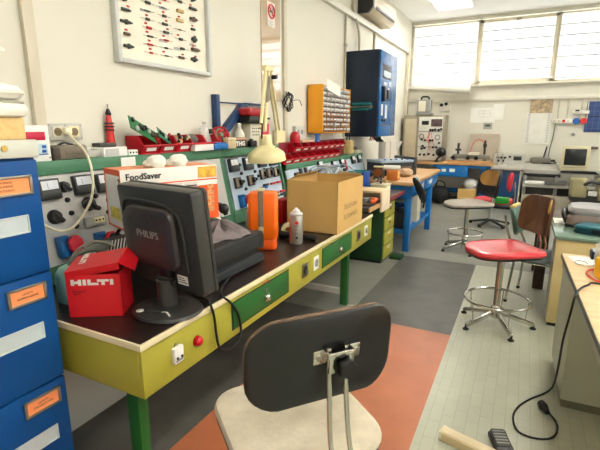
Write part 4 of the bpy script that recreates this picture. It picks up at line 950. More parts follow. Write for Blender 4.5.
for px_, py_ in ((-.13, .1), (0, .09)): obj('screw_hole', B(Mm).cyl((px_, py_, .036), (px_, py_, .0415), .006), INK, bk)
o = obj('rating_label', B(Mm).bx(.10, .17, -.205, -.160, .0, .0015), PAPER, t)
b = B(Mm)
for k in range(3): b.bx(.105, .165-.01*k, -.195+k*.011, -.191+k*.011, .0015, .002)
obj('label_print', b, INK, o)
bc = V((-1.43, 1.435, BZ))
obj('base', B(TR(bc)).lathe([(.155, 0), (.162, .006), (.155, .018), (.10, .026), (.06, .032), (0, .033)], seg=48, sx=1.05, sy=.95), MC, t)
obj('base_ring', B(TR(bc)).lathe([(.09, .022), (.095, .03), (.08, .034), (.06, .035)], seg=36), DGREY, t)
obj('column', B(TR(bc)).lathe([(.052, .028), (.05, .12), (.052, .155), (.042, .16), (.040, .13), (0, .13)], seg=24, sx=1.0, sy=.8), MC, t)
hg = B(); hg.cyl(bc+V((-.05, -.0, .15)), bc+V((.05, -.0, .15)), .022); hg.box(bc+V((0, .02, .19)), (.07, .05, .1), .01); obj('hinge', hg, BLACK, t)
for px_, py_, sx_ in ((-.07, -.105, .018), (.07, -.03, .012)): obj('base_screw', B().ball(bc+V((px_, py_, .026)), (sx_, sx_, .006)), LGREY, t)
b = B(); b.tube([bc+V((.04, -.08, .0285)), bc+V((.06, -.07, .0285)), bc+V((.09, -.085, .024))], .004, 6); obj('sticker_scrap', b, PAPER, t)
# cable from the monitor, looped over the bench edge
X = AX+.02
pts = [mc+d*.12+up*(-.15)+V((0, .03, 0)), V((-1.46, 1.62, BZ+.05)), at_z(196, 296, BZ+.012), at_z(203, 298, BZ+.014), at_x(209, 302, X), at_x(214, 316, X), at_x(216.5, 335, X), at_x(220, 348, X), at_x(229, 349, X), at_x(238, 341, X+.01), at_x(241, 330, X), at_x(238, 314, X), at_x(230, 302, X), at_z(222, 296, BZ+.012), at_z(222, 288, BZ+.012), V((-1.44, 1.95, BZ+.012))]
b = B(); b.tube(pts, .0065, 8); one('monitor_cable', 'black monitor cable looped over the front edge of the bench', 'cable', b, RUBBER)
# ---- orange case with a grey strap
oc = at_z(262, 250, BZ); oc = V((-1.60, 2.58, BZ)); M = TR(oc) @ RZ(.46)
t = thing('orange_case', 'bright orange plastic case with a grey strap standing on the bench', 'case', oc)
OR2 = mat('shaded_orange_plastic', (226, 84, 16), .38)  # shade on the lower part of the case, painted as a deeper orange
oh = at_y(260, 191, oc.y).z-BZ
obj('shell', B(M).slab(.205, .15, oh-.07, .03, bev=.022, z0=.07), ORANGE, t)
obj('lower_cup', B(M).slab(.185, .13, .09, .03, bev=.012, z0=0), OR2, t)
obj('strap', B(M).bx(-.03, .008, -.0785, .0785, .02, oh+.004, .004), mat('strap_grey_brown', (112, 100, 84), .6), t)
obj('clip', B(M).bx(-.028, .006, -.083, -.076, oh*.3, oh*.42, .003), mat('clip_beige', (196, 180, 146), .5), t)
obj('top_latch', B(M).box((-.011, 0, oh+.012), (.05, .06, .022), .008), mat('latch_beige', (206, 196, 160), .5), t)
# ---- spray can
s = V((-1.452, 2.80, BZ)); r = .050; hh = .205
t = thing('spray_can', 'grey aerosol spray can with a white cap in front of the cardboard box', 'spray can', s)
obj('can', B().lathe([(r-.004, 0), (r, .006), (r, hh), (r-.008, hh+.012)], s, seg=28), mat('can_grey', (160, 158, 146), .3, .4), t)
M = frame(s, (1, 0, 0), (0, 1, 0))
b = B();  L = 16
for k in range(L):
    a0, a1 = math.radians(-165+k*3), math.radians(-165+(k+1)*3)
    b.prism([s+V((r*1.004*math.cos(a), r*1.004*math.sin(a), z)) for a, z in ((a0, .02), (a1, .02), (a1, hh-.01), (a0, hh-.01))], V((math.cos((a0+a1)/2), math.sin((a0+a1)/2), 0))*.0006)
obj('red_band', b, mat('can_red_stripe', (206, 60, 44), .4), t)
def on_can(a, z, s_, sz, m):
    a = math.radians(a); nrm = V((math.cos(a), math.sin(a), 0)); text(s_, sz, frame(s+nrm*(r+.0012)+V((0, 0, z)), (-math.sin(a), math.cos(a), 0), (0, 0, 1)), m, t)
a = math.radians(-58); nrm = V((math.cos(a), math.sin(a), 0)); obj('emblem', B(frame(s+nrm*(r-.001)+V((0, 0, .165)), (-math.sin(a), math.cos(a), 0), (0, 0, 1))).cyl((0, 0, 0), (0, 0, .0025), .013), REDINK, t)
on_can(-58, .14, 'CRC', .016, INK); on_can(-58, .115, '226', .012, INK); on_can(-58, .085, 'SPRAY', .012, INK)
obj('label_block', B(frame(s+nrm*(r-.0012)+V((0, 0, .095)), (-math.sin(a), math.cos(a), 0), (0, 0, 1))).bx(-.008, .008, -.05, -.035, 0, .003), INK, t)
obj('collar', B().lathe([(r-.004, hh+.008), (r, hh+.02), (r-.006, hh+.03), (.016, hh+.042), (.014, hh+.046)], s, seg=28), LGREY, t)
obj('nozzle', B().lathe([(.03, hh+.03), (.026, hh+.046), (.014, hh+.054), (.011, hh+.064), (0, hh+.064)], s, seg=18), WHITE, t)
# ---- open cardboard box
x0, x1, y0, y1 = -1.73, -1.272, 3.165, 3.77; hz = at_x(337, 183, x1).z
t = thing('cardboard_box', 'large open cardboard box on the bench with handwriting on its right side', 'cardboard box', ((x0+x1)/2, (y0+y1)/2, BZ))
b = B(); th = .005; z0 = BZ+.001
b.bx(x0, x1, y0, y0+th, z0, hz); b.bx(x0, x1, y1-th, y1, z0, hz); b.bx(x0, x0+th, y0, y1, z0, hz); b.bx(x1-th, x1, y0, y1, z0, hz); b.bx(x0, x1, y0, y1, z0, z0+th)
obj('walls', b, CARD, t)
obj('inner_flap', B().prism([(x0+.01, y0+.006, hz-.01), (x1-.05, y0+.006, hz-.01), (x1-.09, y0+.10, hz-.12), (x0+.05, y0+.10, hz-.12)], (0, .004, 0)), CARD, t)
obj('inner_flap', B().prism([(x0+.2, y1-.02, hz-.002), (x1-.01, y1-.02, hz-.002), (x1-.01, y1-.03, hz+.02), (x0+.25, y1-.03, hz+.03)], (0, .004, 0)), CARDL, t)
obj('inner_flap', B().prism([(x0+.006, y0+.05, hz), (x0+.006, y1-.05, hz), (x0+.06, y1-.09, hz+.035), (x0+.06, y0+.09, hz+.035)], (0, 0, .004)), CARD, t)
obj('seam', B().bx(x0+.2, x0+.202, y0-.0006, y0, z0, hz), mat('card_seam', (184, 146, 86), .8), t)
P = lambda y, z: frame((x1+.0008, y, z), (0, 1, 0), (0, 0, 1))
text('TELEFON', .062, P(3.46, BZ+.20), mat('pencil_grey', (142, 120, 80), .8), t, sx=1.2, bold=-.0008)
text('SCANNER', .062, P(3.47, BZ+.115), mat('pencil_grey', (142, 120, 80), .8), t, sx=1.2, bold=-.0008)
# ---- masking tape, black torch, red box, grey box, between the case and the cardboard box
t = thing('masking_tape', 'cream roll of masking tape standing behind the spray can', 'tape roll', (-1.66, 3.0, BZ))
M = frame((-1.615, 2.97, BZ+.055), (0, 1, 0), (.2, 0, 1))
M = frame((-1.60, 2.95, BZ+.056), (.8, .5, 0), (0, 0, 1))
obj('tape', B(M).lathe([(.03, -.025), (.055, -.025), (.055, .025), (.03, .025), (.03, -.025)], seg=30), mat('tape_cream', (220, 200, 150), .6), t)
obj('core', B(M).lathe([(.028, -.024), (.031, -.024), (.031, .024), (.028, .024), (.028, -.024)], seg=30), CARD, t)
p, q = at_z(280, 234, BZ+.03), at_z(315, 238.5, BZ+.024); 
t = thing('torch', 'black torch lying on the bench behind the spray can', 'torch', ((p+q)/2).xy.to_3d()+V((0, 0, BZ)))
p.z, q.z = BZ+.03, BZ+.024
dd = (q-p).normalized()
obj('barrel', B().cyl(p+dd*.08, q, .022), BLACK, t); obj('head', B().cyl(p, p+dd*.08, .030, .024), RUBBER, t); obj('tail_cap', B().cyl(q-dd*.03, q+dd*.01, .024), RUBBER, t)
t = thing('red_case', 'small red case standing behind the spray can', 'case', (-1.93, 3.42, BZ))
obj('case', B().bx(-1.97, -1.87, 3.34, 3.56, BZ, BZ+.21, .01), RED, t); obj('clasp', B().bx(-1.87, -1.862, 3.42, 3.48, BZ+.12, BZ+.16, .003), BLACK, t)
t = thing('grey_box', 'grey metal box with a white label behind the orange case', 'metal box', (-1.98, 3.15, BZ))
obj('box', B().bx(-2.06, -1.90, 3.03, 3.28, BZ, BZ+.16, .006), mat('warm_grey_metal', (158, 146, 136), .4), t); obj('label', B().bx(-1.90, -1.898, 3.16, 3.24, BZ+.05, BZ+.10), PAPER, t)
t = thing('screwdriver', 'red handled screwdriver lying along the foot of the middle console', 'screwdriver', (-2.12, 3.85, BZ))
obj('handle', B().lathe([(.012, 0), (.018, .02), (.016, .1), (.01, .12)], M=frame((-2.12, 3.75, BZ+.018), (1, 0, 0), (0, 0, 1))), RED, t); obj('shaft', B().cyl((-2.12, 3.75, BZ+.018), (-2.12, 3.9, BZ+.014), .004), STEEL, t)
# ============================================================ green bench with dark red edge, beyond the workbench
ZB = .85
t = thing('side_bench', 'dark topped bench with dark red edge and green drawer pedestal beyond the workbench', 'bench', (-1.9, 4.9, 0))
obj('worktop', B().bx(WX+.02, -1.335, 4.16, 5.62, ZB-.04, ZB), mat('bench_dark_grey_top', (72, 68, 66), .35, var=.15), t)
obj('edging', B().bx(-1.335, -1.32, 4.85, 5.62, ZB-.045, ZB+.002, .003), DARKRED, t)
obj('edging', B().bx(-1.335, -1.32, 4.16, 4.85, ZB-.045, ZB+.002, .003), WOODTOP, t)
p = obj('pedestal', B().bx(-2.0, -1.425, 5.03, 5.52, .03, ZB-.04, .004), DGREEN, t)
obj('plinth', B().bx(-1.98, -1.44, 5.05, 5.5, 0, .03), BLACK, t)
for k in range(4):
    za = .05+k*.175; o = obj('drawer', B().bx(-1.425, -1.412, 5.06, 5.49, za, za+.16, .003), OLIVE, t)
    obj('pull', B().lathe([(.012, 0), (.022, .012), (.018, .02), (0, .022)], M=frame((-1.413, 5.27, za+.09), (0, 1, 0), (0, 0, 1))), BRASS, o); obj('label', B().bx(-1.413, -1.410, 5.2, 5.34, za+.115, za+.14), BEIGE, o)
for lx, ly in ((-2.35, 4.3), (-2.35, 5.4)): obj('leg', B().bx(lx-.03, lx+.03, ly-.03, ly+.03, 0, ZB-.04), DGREEN, t)
one('green_foot_block', 'small dark green block on the floor by the green drawer pedestal', 'block', B().bx(-1.40, -1.25, 5.28, 5.44, 0, .05, .006), DGREEN)
# planks and vice on its near corner
t = thing('timber_box', 'pale planed timber boards screwed together at the corner of the side bench', 'timber boards', (-1.6, 4.6, ZB))
PL = wood('planed_timber', (226, 196, 146), (240, 216, 172))
obj('board', B().bx(-1.66, -1.319, 4.74, 4.78, ZB, ZB+.13, .003), PL, t); obj('board', B().bx(-1.66, -1.319, 4.50, 4.74, ZB+.105, ZB+.13, .003), PL, t); obj('end_board', B().bx(-1.319, -1.295, 4.50, 4.80, ZB-.10, ZB+.14, .003), mat('pale_end_board', (232, 212, 180), .6), t)
t = thing('clamp_vice', 'grey bench vice with orange handle in front of the timber boards', 'vice', (-1.45, 4.4, ZB))
obj('jaw', B().bx(-1.62, -1.50, 4.26, 4.42, ZB, ZB+.10, .008).bx(-1.50, -1.40, 4.29, 4.39, ZB+.03, ZB+.075, .006), mat('vice_grey', (128, 130, 130), .4, .5), t)
obj('screw', B().cyl((-1.42, 4.34, ZB+.052), (-1.33, 4.34, ZB+.052), .014), STEEL, t); obj('handle', B().cyl((-1.335, 4.27, ZB+.052), (-1.335, 4.42, ZB+.052), .012).ball((-1.335, 4.27, ZB+.052), .02).ball((-1.335, 4.42, ZB+.052), .02).box((-1.345, 4.34, ZB+.052), (.045, .05, .06), .008), mat('handle_orange', (228, 90, 36), .4), t)
obj('guide_rod', B().cyl((-1.6, 4.28, ZB+.02), (-1.36, 4.28, ZB+.02), .009), STEEL, t)
# bundle of clear tubing in a plastic sheet
random.seed(11); b = B()
for k in range(16):
    c = V((-2.0+random.uniform(-.06, .06), 4.62+random.uniform(-.2, .3), ZB+.16+random.uniform(-.0, .10)))
    rx, ry = random.uniform(.10, .2), random.uniform(.12, .22); ti = random.uniform(-.6, .6)
    b.tube([(c.x+rx*math.cos(a), c.y+ry*math.sin(a), max(ZB+.015, c.z+.10*math.sin(a+ti))) for a in [2*PI*j/10 for j in range(10)]], .008, 6, closed=True)
o = one('clear_tubing', 'tangle of clear tubing heaped behind the cardboard box', 'tubing', b, mat('clear_tubing', (206, 216, 222), .2, alpha=.6)); o['kind'] = 'stuff'
t = thing('teal_file', 'teal and blue box file standing on the side bench behind the clear tubing', 'box file', (-1.95, 5.2, ZB))
c = at_z(376, 186, ZB); 
obj('cover', B().bx(-1.98, -1.80, 5.25, 5.3, ZB, ZB+.25, .006), TEAL, t); obj('spine', B().bx(-1.80, -1.76, 5.25, 5.5, ZB, ZB+.24, .006), BLUE, t); obj('back_cover', B().bx(-1.98, -1.80, 5.45, 5.5, ZB, ZB+.25, .006), TEAL, t); obj('pages', B().bx(-1.96, -1.805, 5.3, 5.45, ZB+.01, ZB+.22), PAPER, t)
t = thing('parts_tub', 'pale translucent tub of parts on the side bench near the red edge', 'tub', (-1.55, 5.3, ZB))
obj('tub', B().bx(-1.66, -1.46, 5.22, 5.42, ZB, ZB+.105, .012), mat('tub_cream', (204, 198, 150), .4), t); obj('rim', B().bx(-1.67, -1.45, 5.21, 5.43, ZB+.095, ZB+.108, .004), BEIGE, t)
clutter('odd small parts heaped in the pale tub', 'small_parts', 'small parts', (-1.56, 5.32, ZB+.12), .07, 20, [BRN, TAN, LGREY, DGREY], seed=12)
one('black_pouch', 'black pouch lying at the far end of the low console', 'pouch', B().ball((-1.95, 5.95, .95+.055), (.10, .15, .055), noise=.06), RUBBER)
t = thing('white_cabinet_box', 'pale grey upright box below the blue electrical cabinet', 'box', (-2.0, 6.8, .95))
# ============================================================ blue wooden-topped bench
ZW = .945
bt_ = thing('blue_bench', 'blue steel bench with wooden top along the left side by the green pedestal', 'bench', (-1.6, 6.7, 0))
obj('worktop', B().bx(-2.12, -1.235, 5.66, 7.75, ZW-.045, ZW, .004), WOODTOP, bt_)
obj('apron', B().bx(-2.08, -1.27, 5.70, 7.70, ZW-.22, ZW-.045, .004), BENCHBLUE, bt_)
for ya, yb in ((5.95, 6.55), (6.62, 7.2)):
    d_ = obj('drawer', B().bx(-1.27, -1.258, ya, yb, ZW-.20, ZW-.06, .004), BENCHBLUE, bt_); obj('handle', B().bx(-1.258, -1.235, ya+.2, ya+.36, ZW-.15, ZW-.10, .006), WHITE, d_); obj('label', B().bx(-1.258, -1.256, yb-.17, yb-.05, ZW-.16, ZW-.09), LGREY, d_)
for lx, ly in ((-1.30, 5.74), (-1.30, 7.2), (-2.05, 5.74), (-2.05, 7.62), (-1.30, 7.66)):
    if (lx, ly) == (-1.30, 7.66): continue
    obj('leg', B().bx(lx-.04, lx+.04, ly-.04, ly+.04, 0, ZW-.2, .004), BENCHBLUE, bt_)
obj('lower_shelf', B().bx(-2.05, -1.28, 5.72, 7.22, .24, .29, .004), BENCHBLUE, bt_)
one('dark_crate', 'dark grey crate on the lower shelf of the left blue bench', 'crate', B().bx(-1.95, -1.36, 5.80, 6.15, .29, .52, .01), DGREY)
t = thing('cream_case', 'cream upright case standing on the lower shelf of the left blue bench', 'case', (-1.5, 6.5, .29)); obj('case', B().bx(-1.75, -1.29, 6.3, 6.52, .29, .80, .01).bx(-1.75, -1.31, 6.52, 6.62, .29, .70, .01), BEIGE, t); obj('latch', B().bx(-1.29, -1.285, 6.39, 6.43, .6, .66), STEEL, t)
random.seed(21); b = B()
for k in range(10): b.tube([(-1.7+random.uniform(-.3, .3), 6.0+random.uniform(-.15, .12), .53+random.uniform(0, .12)) for j in range(5)], .012, 6, m=k % 2)
o = one('stored_cables', 'heap of black and blue cables on the dark crate under the left blue bench', 'cables', b, [RUBBER, BLUE]); o['kind'] = 'stuff'
one('steel_plate', 'pale steel plate lying over the cables under the left blue bench', 'plate', B().bx(-1.9, -1.34, 5.78, 6.2, .66, .68, .003).bx(-1.36, -1.34, 5.80, 5.83, .29, .66).bx(-1.9, -1.88, 5.80, 5.83, .29, .66).bx(-1.36, -1.34, 6.16, 6.19, .29, .66).bx(-1.9, -1.88, 6.16, 6.19, .29, .66), LGREY)
t = thing('heat_gun', 'black tool with grey nozzle hanging from the near end of the left blue bench', 'hand tool', (-1.25, 5.62, .7))
b = B(); b.tube([at_x(414, 179, -1.19), at_x(418, 186, -1.17), at_x(421, 193, -1.17), at_x(423, 199, -1.18)], lambda u: .022+.03*math.sin(u*2.6), 10); obj('body', b, RUBBER, t)
b = B(); b.tube([at_x(414.5, 181, -1.23), at_x(415.5, 177, -1.24), at_x(418, 178.5, -1.2), at_x(419, 183, -1.19)], .02, 8); obj('nozzle', b, LGREY, t)
b = B(); b.tube([at_x(423, 198, -1.2), at_x(424, 203, -1.2), at_x(423, 208, -1.21)], .01); obj('cord', b, RUBBER, t)
# things standing on it
def standing(xa, xb, ya, yb, z, pt, pb=None): pass
t = thing('transformer', 'brown copper wound transformer beside the orange carton on the left blue bench', 'transformer', (-1.68, 5.5, ZW))
obj('core', B().bx(-1.80, -1.68, 5.76, 5.90, ZW, ZW+.17, .006), mat('lamination_brown', (86, 64, 48), .5), t); obj('winding', B().cyl((-1.74, 5.75, ZW+.1), (-1.74, 5.91, ZW+.1), .055), mat('copper_winding', (160, 92, 48), .4, .4), t); obj('terminal_strip', B().bx(-1.80, -1.68, 5.76, 5.80, ZW+.17, ZW+.19, .003), CREAM, t)
t = thing('orange_carton', 'small orange brown carton on the left blue bench with a white roll on top', 'carton', (-1.56, 5.5, ZW))
obj('carton', B().bx(-1.62, -1.47, 5.78, 5.90, ZW, ZW+.135, .004), mat('orange_brown_carton', (196, 116, 44), .5), t); obj('label', B().bx(-1.47, -1.468, 5.80, 5.88, ZW+.04, ZW+.12), mat('label_amber', (226, 166, 70), .5), t)
one('white_roll', 'white paper roll lying across the orange brown carton', 'paper roll', B().cyl((-1.68, 5.84, ZW+.167), (-1.46, 5.86, ZW+.167), .032, seg=20), PAPER)
A_, B_ = at_z(416, 174.5, ZW), at_z(381, 176.3, ZW); d_ = (A_-B_); Wm = d_.length
t = thing('long_machine', 'long black machine with a pale lid on the left blue bench', 'machine', ((A_.x+B_.x)/2, (A_.y+B_.y)/2, ZW)); Mm_ = frame(B_, d_, V((0, 0, 1)).cross(d_))
obj('casing', B(Mm_).bx(0, Wm-.06, 0, .40, 0, .19, .008), BLACK, t); obj('lid', B(Mm_).bx(-.01, Wm-.06, -.01, .41, .19, .225, .008), mat('pale_blue_lid', (156, 172, 188), .35), t); obj('end_panel', B(Mm_).bx(Wm-.06, Wm, -.01, .50, 0, .26, .008), DGREY, t); obj('recess', B(Mm_).bx(Wm*.45, Wm-.10, -.012, 0, .03, .13, .004), mat('cabinet_brown', (110, 84, 62), .5), t)
for k in range(6): obj('button', B(Mm_).cyl((.1+.1*k, .06, .222), (.1+.1*k, .06, .24), .016), DGREY if k % 2 else BLUE, t)
t2 = thing('crumpled_paper', 'crumpled beige paper on the left blue bench in front of the long black machine', 'paper', (-1.45, 6.2, ZW))
random.seed(13); obj('paper', B().ball((-1.50, 6.36, ZW+.06), (.10, .09, .06), noise=.16), mat('tan_paper', (196, 164, 130), .8), t2)
COL.objects.unlink(bpy.data.objects['white_cabinet_box']); bpy.data.objects.remove(bpy.data.objects['white_cabinet_box'])
t = thing('grey_carton', 'pale grey carton standing under the blue electrical cabinet', 'carton', (-2.3, 7.0, ZW))
obj('carton', B().bx(-2.10, -1.98, 6.95, 7.6, ZW, ZW+.47, .006), mat('pale_carton', (204, 198, 186), .6), t); obj('tape', B().bx(-1.981, -1.979, 7.2, 7.23, ZW, ZW+.47), mat('carton_line', (120, 100, 80), .6), t); obj('flap', B().prism([(-2.1, 7.6, ZW+.3), (-1.98, 7.6, ZW+.3), (-1.9, 7.74, ZW+.46), (-2.1, 7.74, ZW+.46)], (0, .01, 0)), mat('pale_carton', (1, 1, 1)), t)
# ============================================================ against the back wall
FYB = 9.7
t = thing('back_bench', 'blue steel bench with wooden top in the far left corner', 'bench', (-1.4, 10.1, 0))
ZK = .92
obj('worktop', B().bx(-2.42, -.52, FYB-.03, 10.46, ZK-.05, ZK, .004), WOODTOP, t)
obj('apron', B().bx(-1.70, -.56, FYB, FYB+.04, ZK-.11, ZK-.05), BENCHBLUE, t)
d_ = obj('drawer', B().bx(-1.60, -1.0, FYB-.02, FYB+.3, ZK-.30, ZK-.075, .006), BENCHBLUE, t); obj('handle', B().bx(-1.52, -1.43, FYB-.035, FYB-.02, ZK-.2, ZK-.14, .005), WHITE, d_); obj('label', B().bx(-1.36, -1.25, FYB-.024, FYB-.02, ZK-.2, ZK-.13), PAPER, d_); obj('lock', B().cyl((-1.08, FYB-.028, ZK-.17), (-1.08, FYB-.02, ZK-.17), .02), STEEL, d_)
for lx in (-2.35, -.70): 
    obj('leg', B().bx(lx-.05, lx+.05, FYB+.02, FYB+.12, 0, ZK-.05, .004), BENCHBLUE, t); obj('leg', B().bx(lx-.05, lx+.05, 10.3, 10.4, 0, ZK-.05, .004), BENCHBLUE, t)
obj('foot_rail', B().bx(-2.35, -.7, 10.32, 10.38, .2, .3), BENCHBLUE, t)
# test rack
t = thing('test_rack', 'tall beige test rack with meters and red leads in the far left corner', 'test rack', (-1.9, 10.0, ZK))
RX0, RX1, RZ1 = -2.42, -1.54, 1.90
RK = mat('rack_frame_beige', (150, 140, 120), .5); RP = mat('rack_panel', (206, 206, 196), .5)
b = B(); b.bx(RX0, RX1, FYB+.11, 10.25, ZK, RZ1, .006); obj('cabinet', b, RK, t)
obj('side_panel', B().bx(RX0+.04, -2.13, FYB+.095, FYB+.11, ZK+.03, RZ1-.08, .003), mat('rack_side_panel', (184, 170, 144), .5), t)
pn = obj('front_panel', B().bx(-2.08, RX1-.04, FYB+.09, FYB+.11, ZK+.03, RZ1-.04, .003), RP, t)
fy = FYB+.09
def rk(u, v): return V((-2.08+u*(RX1-.04+2.08), fy, ZK+.03+v*(RZ1-.07-ZK)))
def rbox(name, u0, u1, v0, v1, m, th=.012): a_, b_ = rk(u0, v0), rk(u1, v1); return obj(name, B().bx(a_.x, b_.x, fy-th, fy, a_.z, b_.z, .002), m, pn)
rbox('display', .13, .42, .82, .91, BLACK); rbox('display', .52, .98, .78, .95, mat('display_grey_red', (90, 74, 74), .4, var=.5, scale=20)); rbox('divider', .02, .98, .66, .67, BRN); rbox('divider', .02, .98, .30, .31, BRN)
for u, v in ((.5, .7), (.6, .7), (.7, .71), (.85, .7), (.95, .72), (.16, .48), (.3, .46), (.52, .46), (.62, .46), (.9, .4), (.18, .26), (.3, .28), (.22, .33), (.66, .3), (.8, .3), (.12, .12), (.3, .12), (.5, .14), (.7, .12)): obj('knob', B().cyl(rk(u, v), rk(u, v)-V((0, .03, 0)), .026, .022, seg=12), BLACK, pn)
for u, v in ((.14, .55), (.82, .53)): obj('dial', B().tube([rk(u, v)+V((.05*math.cos(a), -.004, .05*math.sin(a))) for a in [2*PI*j/14 for j in range(14)]], .006, 6, closed=True), DGREY, pn)
for a_, c_ in (((.3, .48), (.5, .62)), ((.45, .66), (.55, .2)), ((.55, .62), (.8, .3)), ((.2, .6), (.45, .46)), ((.5, .46), (.45, .1))):
    p, q = rk(*a_), rk(*c_); obj('test_lead', B().tube([p, (p+q)/2+V((0, -.06, -.06)), q], .005, 6), REDINK, pn)
# device on the rack
t = thing('portable_unit', 'grey portable unit with black carrying handle on top of the test rack', 'portable unit', (-1.9, 9.9, RZ1))
obj('case', B().bx(-2.16, -1.82, FYB+.08, 10.0, RZ1, RZ1+.05, .008).bx(-2.14, -1.86, FYB+.1, 9.98, RZ1+.05, RZ1+.32, .01), MGREY, t); obj('front_window', B().bx(-2.11, -1.96, FYB+.09, FYB+.1, RZ1+.07, RZ1+.29, .004), BEIGE, t); obj('handle', B().tube([(-2.08, 9.9, RZ1+.32), (-2.06, 9.9, RZ1+.38), (-1.94, 9.9, RZ1+.38), (-1.91, 9.9, RZ1+.32)], .018), BLACK, t)
t = thing('wall_switch', 'small white wall switch with black knobs beside the portable grey unit', 'switch', (-1.55, BY, 2.1))
obj('plate', B().bx(-1.78, -1.55, BY-.04, BY, 2.0, 2.2, .01), TRIMW, t)
for k, z in ((-1.74, 2.13), (-1.64, 2.15)): obj('knob', B().cyl((k, BY-.04, z), (k, BY-.09, z), .035), BLACK, t)
# pale corner screen between rack and wall leads
# lathe with chuck on board
t = thing('bench_lathe', 'small grey bench lathe with black knobs on the far left wooden bench', 'lathe', (-1.1, 9.95, ZK))
LG_ = mat('lathe_grey', (132, 128, 116), .4, .3)
obj('board', B().bx(-1.42, -.56, FYB+.0, 10.1, ZK, ZK+.035, .004), WOODTOP, t)
obj('bed', B().prism([(-1.40, 9.80, ZK+.08), (-.60, 9.80, ZK+.08), (-.62, 9.80, ZK+.17), (-1.32, 9.80, ZK+.17)], (0, .18, 0), bev=.008).bx(-1.34, -1.26, 9.82, 9.96, ZK+.035, ZK+.1).bx(-.74, -.66, 9.82, 9.96, ZK+.035, ZK+.1), LG_, t); obj('slide', B().bx(-1.02, -.82, 9.76, 9.98, ZK+.16, ZK+.21, .008), BEIGE, t)
b = B(); b.cyl((-1.24, 9.88, ZK+.16), (-1.24, 9.88, ZK+.40), .025); b.cyl((-1.24, 9.88, ZK+.24), (-1.24, 9.88, ZK+.28), .06); obj('chuck', b, DGREY, t)
b = B(); b.cyl((-.72, 9.88, ZK+.16), (-.72, 9.88, ZK+.46), .02); b.box((-.72, 9.88, ZK+.36), (.07, .08, .09), .02); obj('tool_post', b, BLACK, t)
for k in (-1.31, -1.02, -.86): obj('hand_knob', B().cyl((k, 9.80, ZK+.10), (k, 9.71, ZK+.10), .04, seg=14), BLACK, t)
b = B(); b.tube([(-1.0, 9.9, ZK+.20), (-.97, 9.92, ZK+.36), (-.9, 9.92, ZK+.46), (-.8, 9.9, ZK+.46), (-.73, 9.88, ZK+.40)], .007, 6); obj('red_hose', b, REDINK, t)
one('beige_board', 'beige board leaning on the back wall behind the small lathe', 'board', B().prism([(-1.08, 10.36, ZK), (-.50, 10.36, ZK), (-.50, 10.46, ZK+.58), (-1.08, 10.46, ZK+.58)], (0, .02, 0)), mat('beige_hardboard', (176, 164, 144), .6))
t = thing('dark_fan', 'black round headed device on a stand at the left end of the far bench', 'fan', (-1.55, 9.66, ZK)); obj('head', B().ball((-1.56, 9.68, ZK+.21), (.11, .07, .10)), BLACK, t); obj('stand', B().tube([(-1.56, 9.70, ZK+.13), (-1.62, 9.70, ZK+.08), (-1.66, 9.72, ZK+.01)], .02).cyl((-1.66, 9.73, ZK), (-1.66, 9.73, ZK+.02), .05), BLACK, t)
# under the back bench
t = thing('white_bowl', 'white round helmet-like shell on the cardboard carton under the far bench', 'bowl', (-.93, 9.9, .37)); obj('shell', B().ball((-.93, 9.85, .475), (.145, .13, .105), seg=24), WHITE, t); obj('rim', B().cyl((-.93, 9.85, .37), (-.93, 9.85, .39), .13, seg=24), LGREY, t)
t = thing('cardboard_carton', 'brown cardboard carton on the floor under the far wooden bench', 'carton', (-1.05, 9.85, 0)); obj('carton', B().bx(-1.16, -.80, FYB-.02, 10.1, 0, .37, .004), CARD, t); obj('tape', B().bx(-1.16, -.80, FYB-.021, FYB-.02, .17, .2), CARDL, t)
t = thing('black_bag', 'black bag on the floor under the far bench left of the carton', 'bag', (-1.55, 9.85, 0)); random.seed(3); obj('bag', B().ball((-1.55, 9.85, .2), (.22, .17, .2), noise=.05), RUBBER, t); obj('strap', B().tube([(-1.65, 9.85, .38), (-1.6, 9.83, .5), (-1.48, 9.83, .48), (-1.45, 9.85, .37)], .015), BLACK, t)
one('shoe', 'dark shoe shape on the floor at the left under the far bench', 'shoe', B().ball((-1.90, 9.8, .06), (.14, .09, .06)).ball((-1.98, 9.8, .13), (.07, .07, .12)), DGREY)
# papers pinned to the wall
def posted(name, label, cat, x0, x1, z0, z1, m, curl=.02, cols=None):
    t = thing(name, label, cat, ((x0+x1)/2, BY-.01, z0))
    b = B(); b.sheet(lambda u, v: (x0+(x1-x0)*u, BY-.0005-curl*(1-v)**2*abs(math.sin(2+u*3)), z0+(z1-z0)*v), 8, 8, .002); obj('sheet', b, m, t); return t
t = posted('drawing_sheet', 'upper white drawing sheet pinned to the back wall above the small lathe', 'paper sheet', -1.12, -.62, 1.745, 2.06, PAPER)
b = B()
for z in (1.86, 1.93, 1.99): b.bx(-.95, -.72, BY-.012, BY-.0105, z, z+.004)
for x in (-.95, -.85, -.72): b.bx(x, x+.004, BY-.012, BY-.0105, 1.86, 1.99)
obj('drawing_lines', b, TAGG, t)
posted('paper_sheet', 'second white sheet hanging askew behind the drawing sheet on the back wall', 'paper sheet', -.66, -.45, 1.80, 2.13, PAPER, .01)
t = posted('pinned_card', 'small grey card pinned under the drawing sheet on the back wall', 'card', -.84, -.66, 1.60, 1.735, mat('grey_card', (168, 170, 160), .6), .005)
obj('card_print', B().bx(-.80, -.70, BY-.01, BY-.0085, 1.66, 1.70), DGREY, t)
t = thing('wall_calendar', 'long wall calendar with a floral picture head on the back wall', 'calendar', (.2, BY, 1.3))
obj('sheet', B().bx(-.02, .44, BY-.012, BY-.006, 1.305, 1.96), mat('calendar_paper', (232, 230, 220), .7), t)
obj('picture', B().bx(.03, .44, BY-.016, BY-.006, 1.93, 2.21), mat('calendar_picture', (170, 150, 120), .6, var=.55, scale=18), t); obj('hanging_strip', B().bx(.0, .46, BY-.02, BY-.005, 2.205, 2.23), BRN, t)
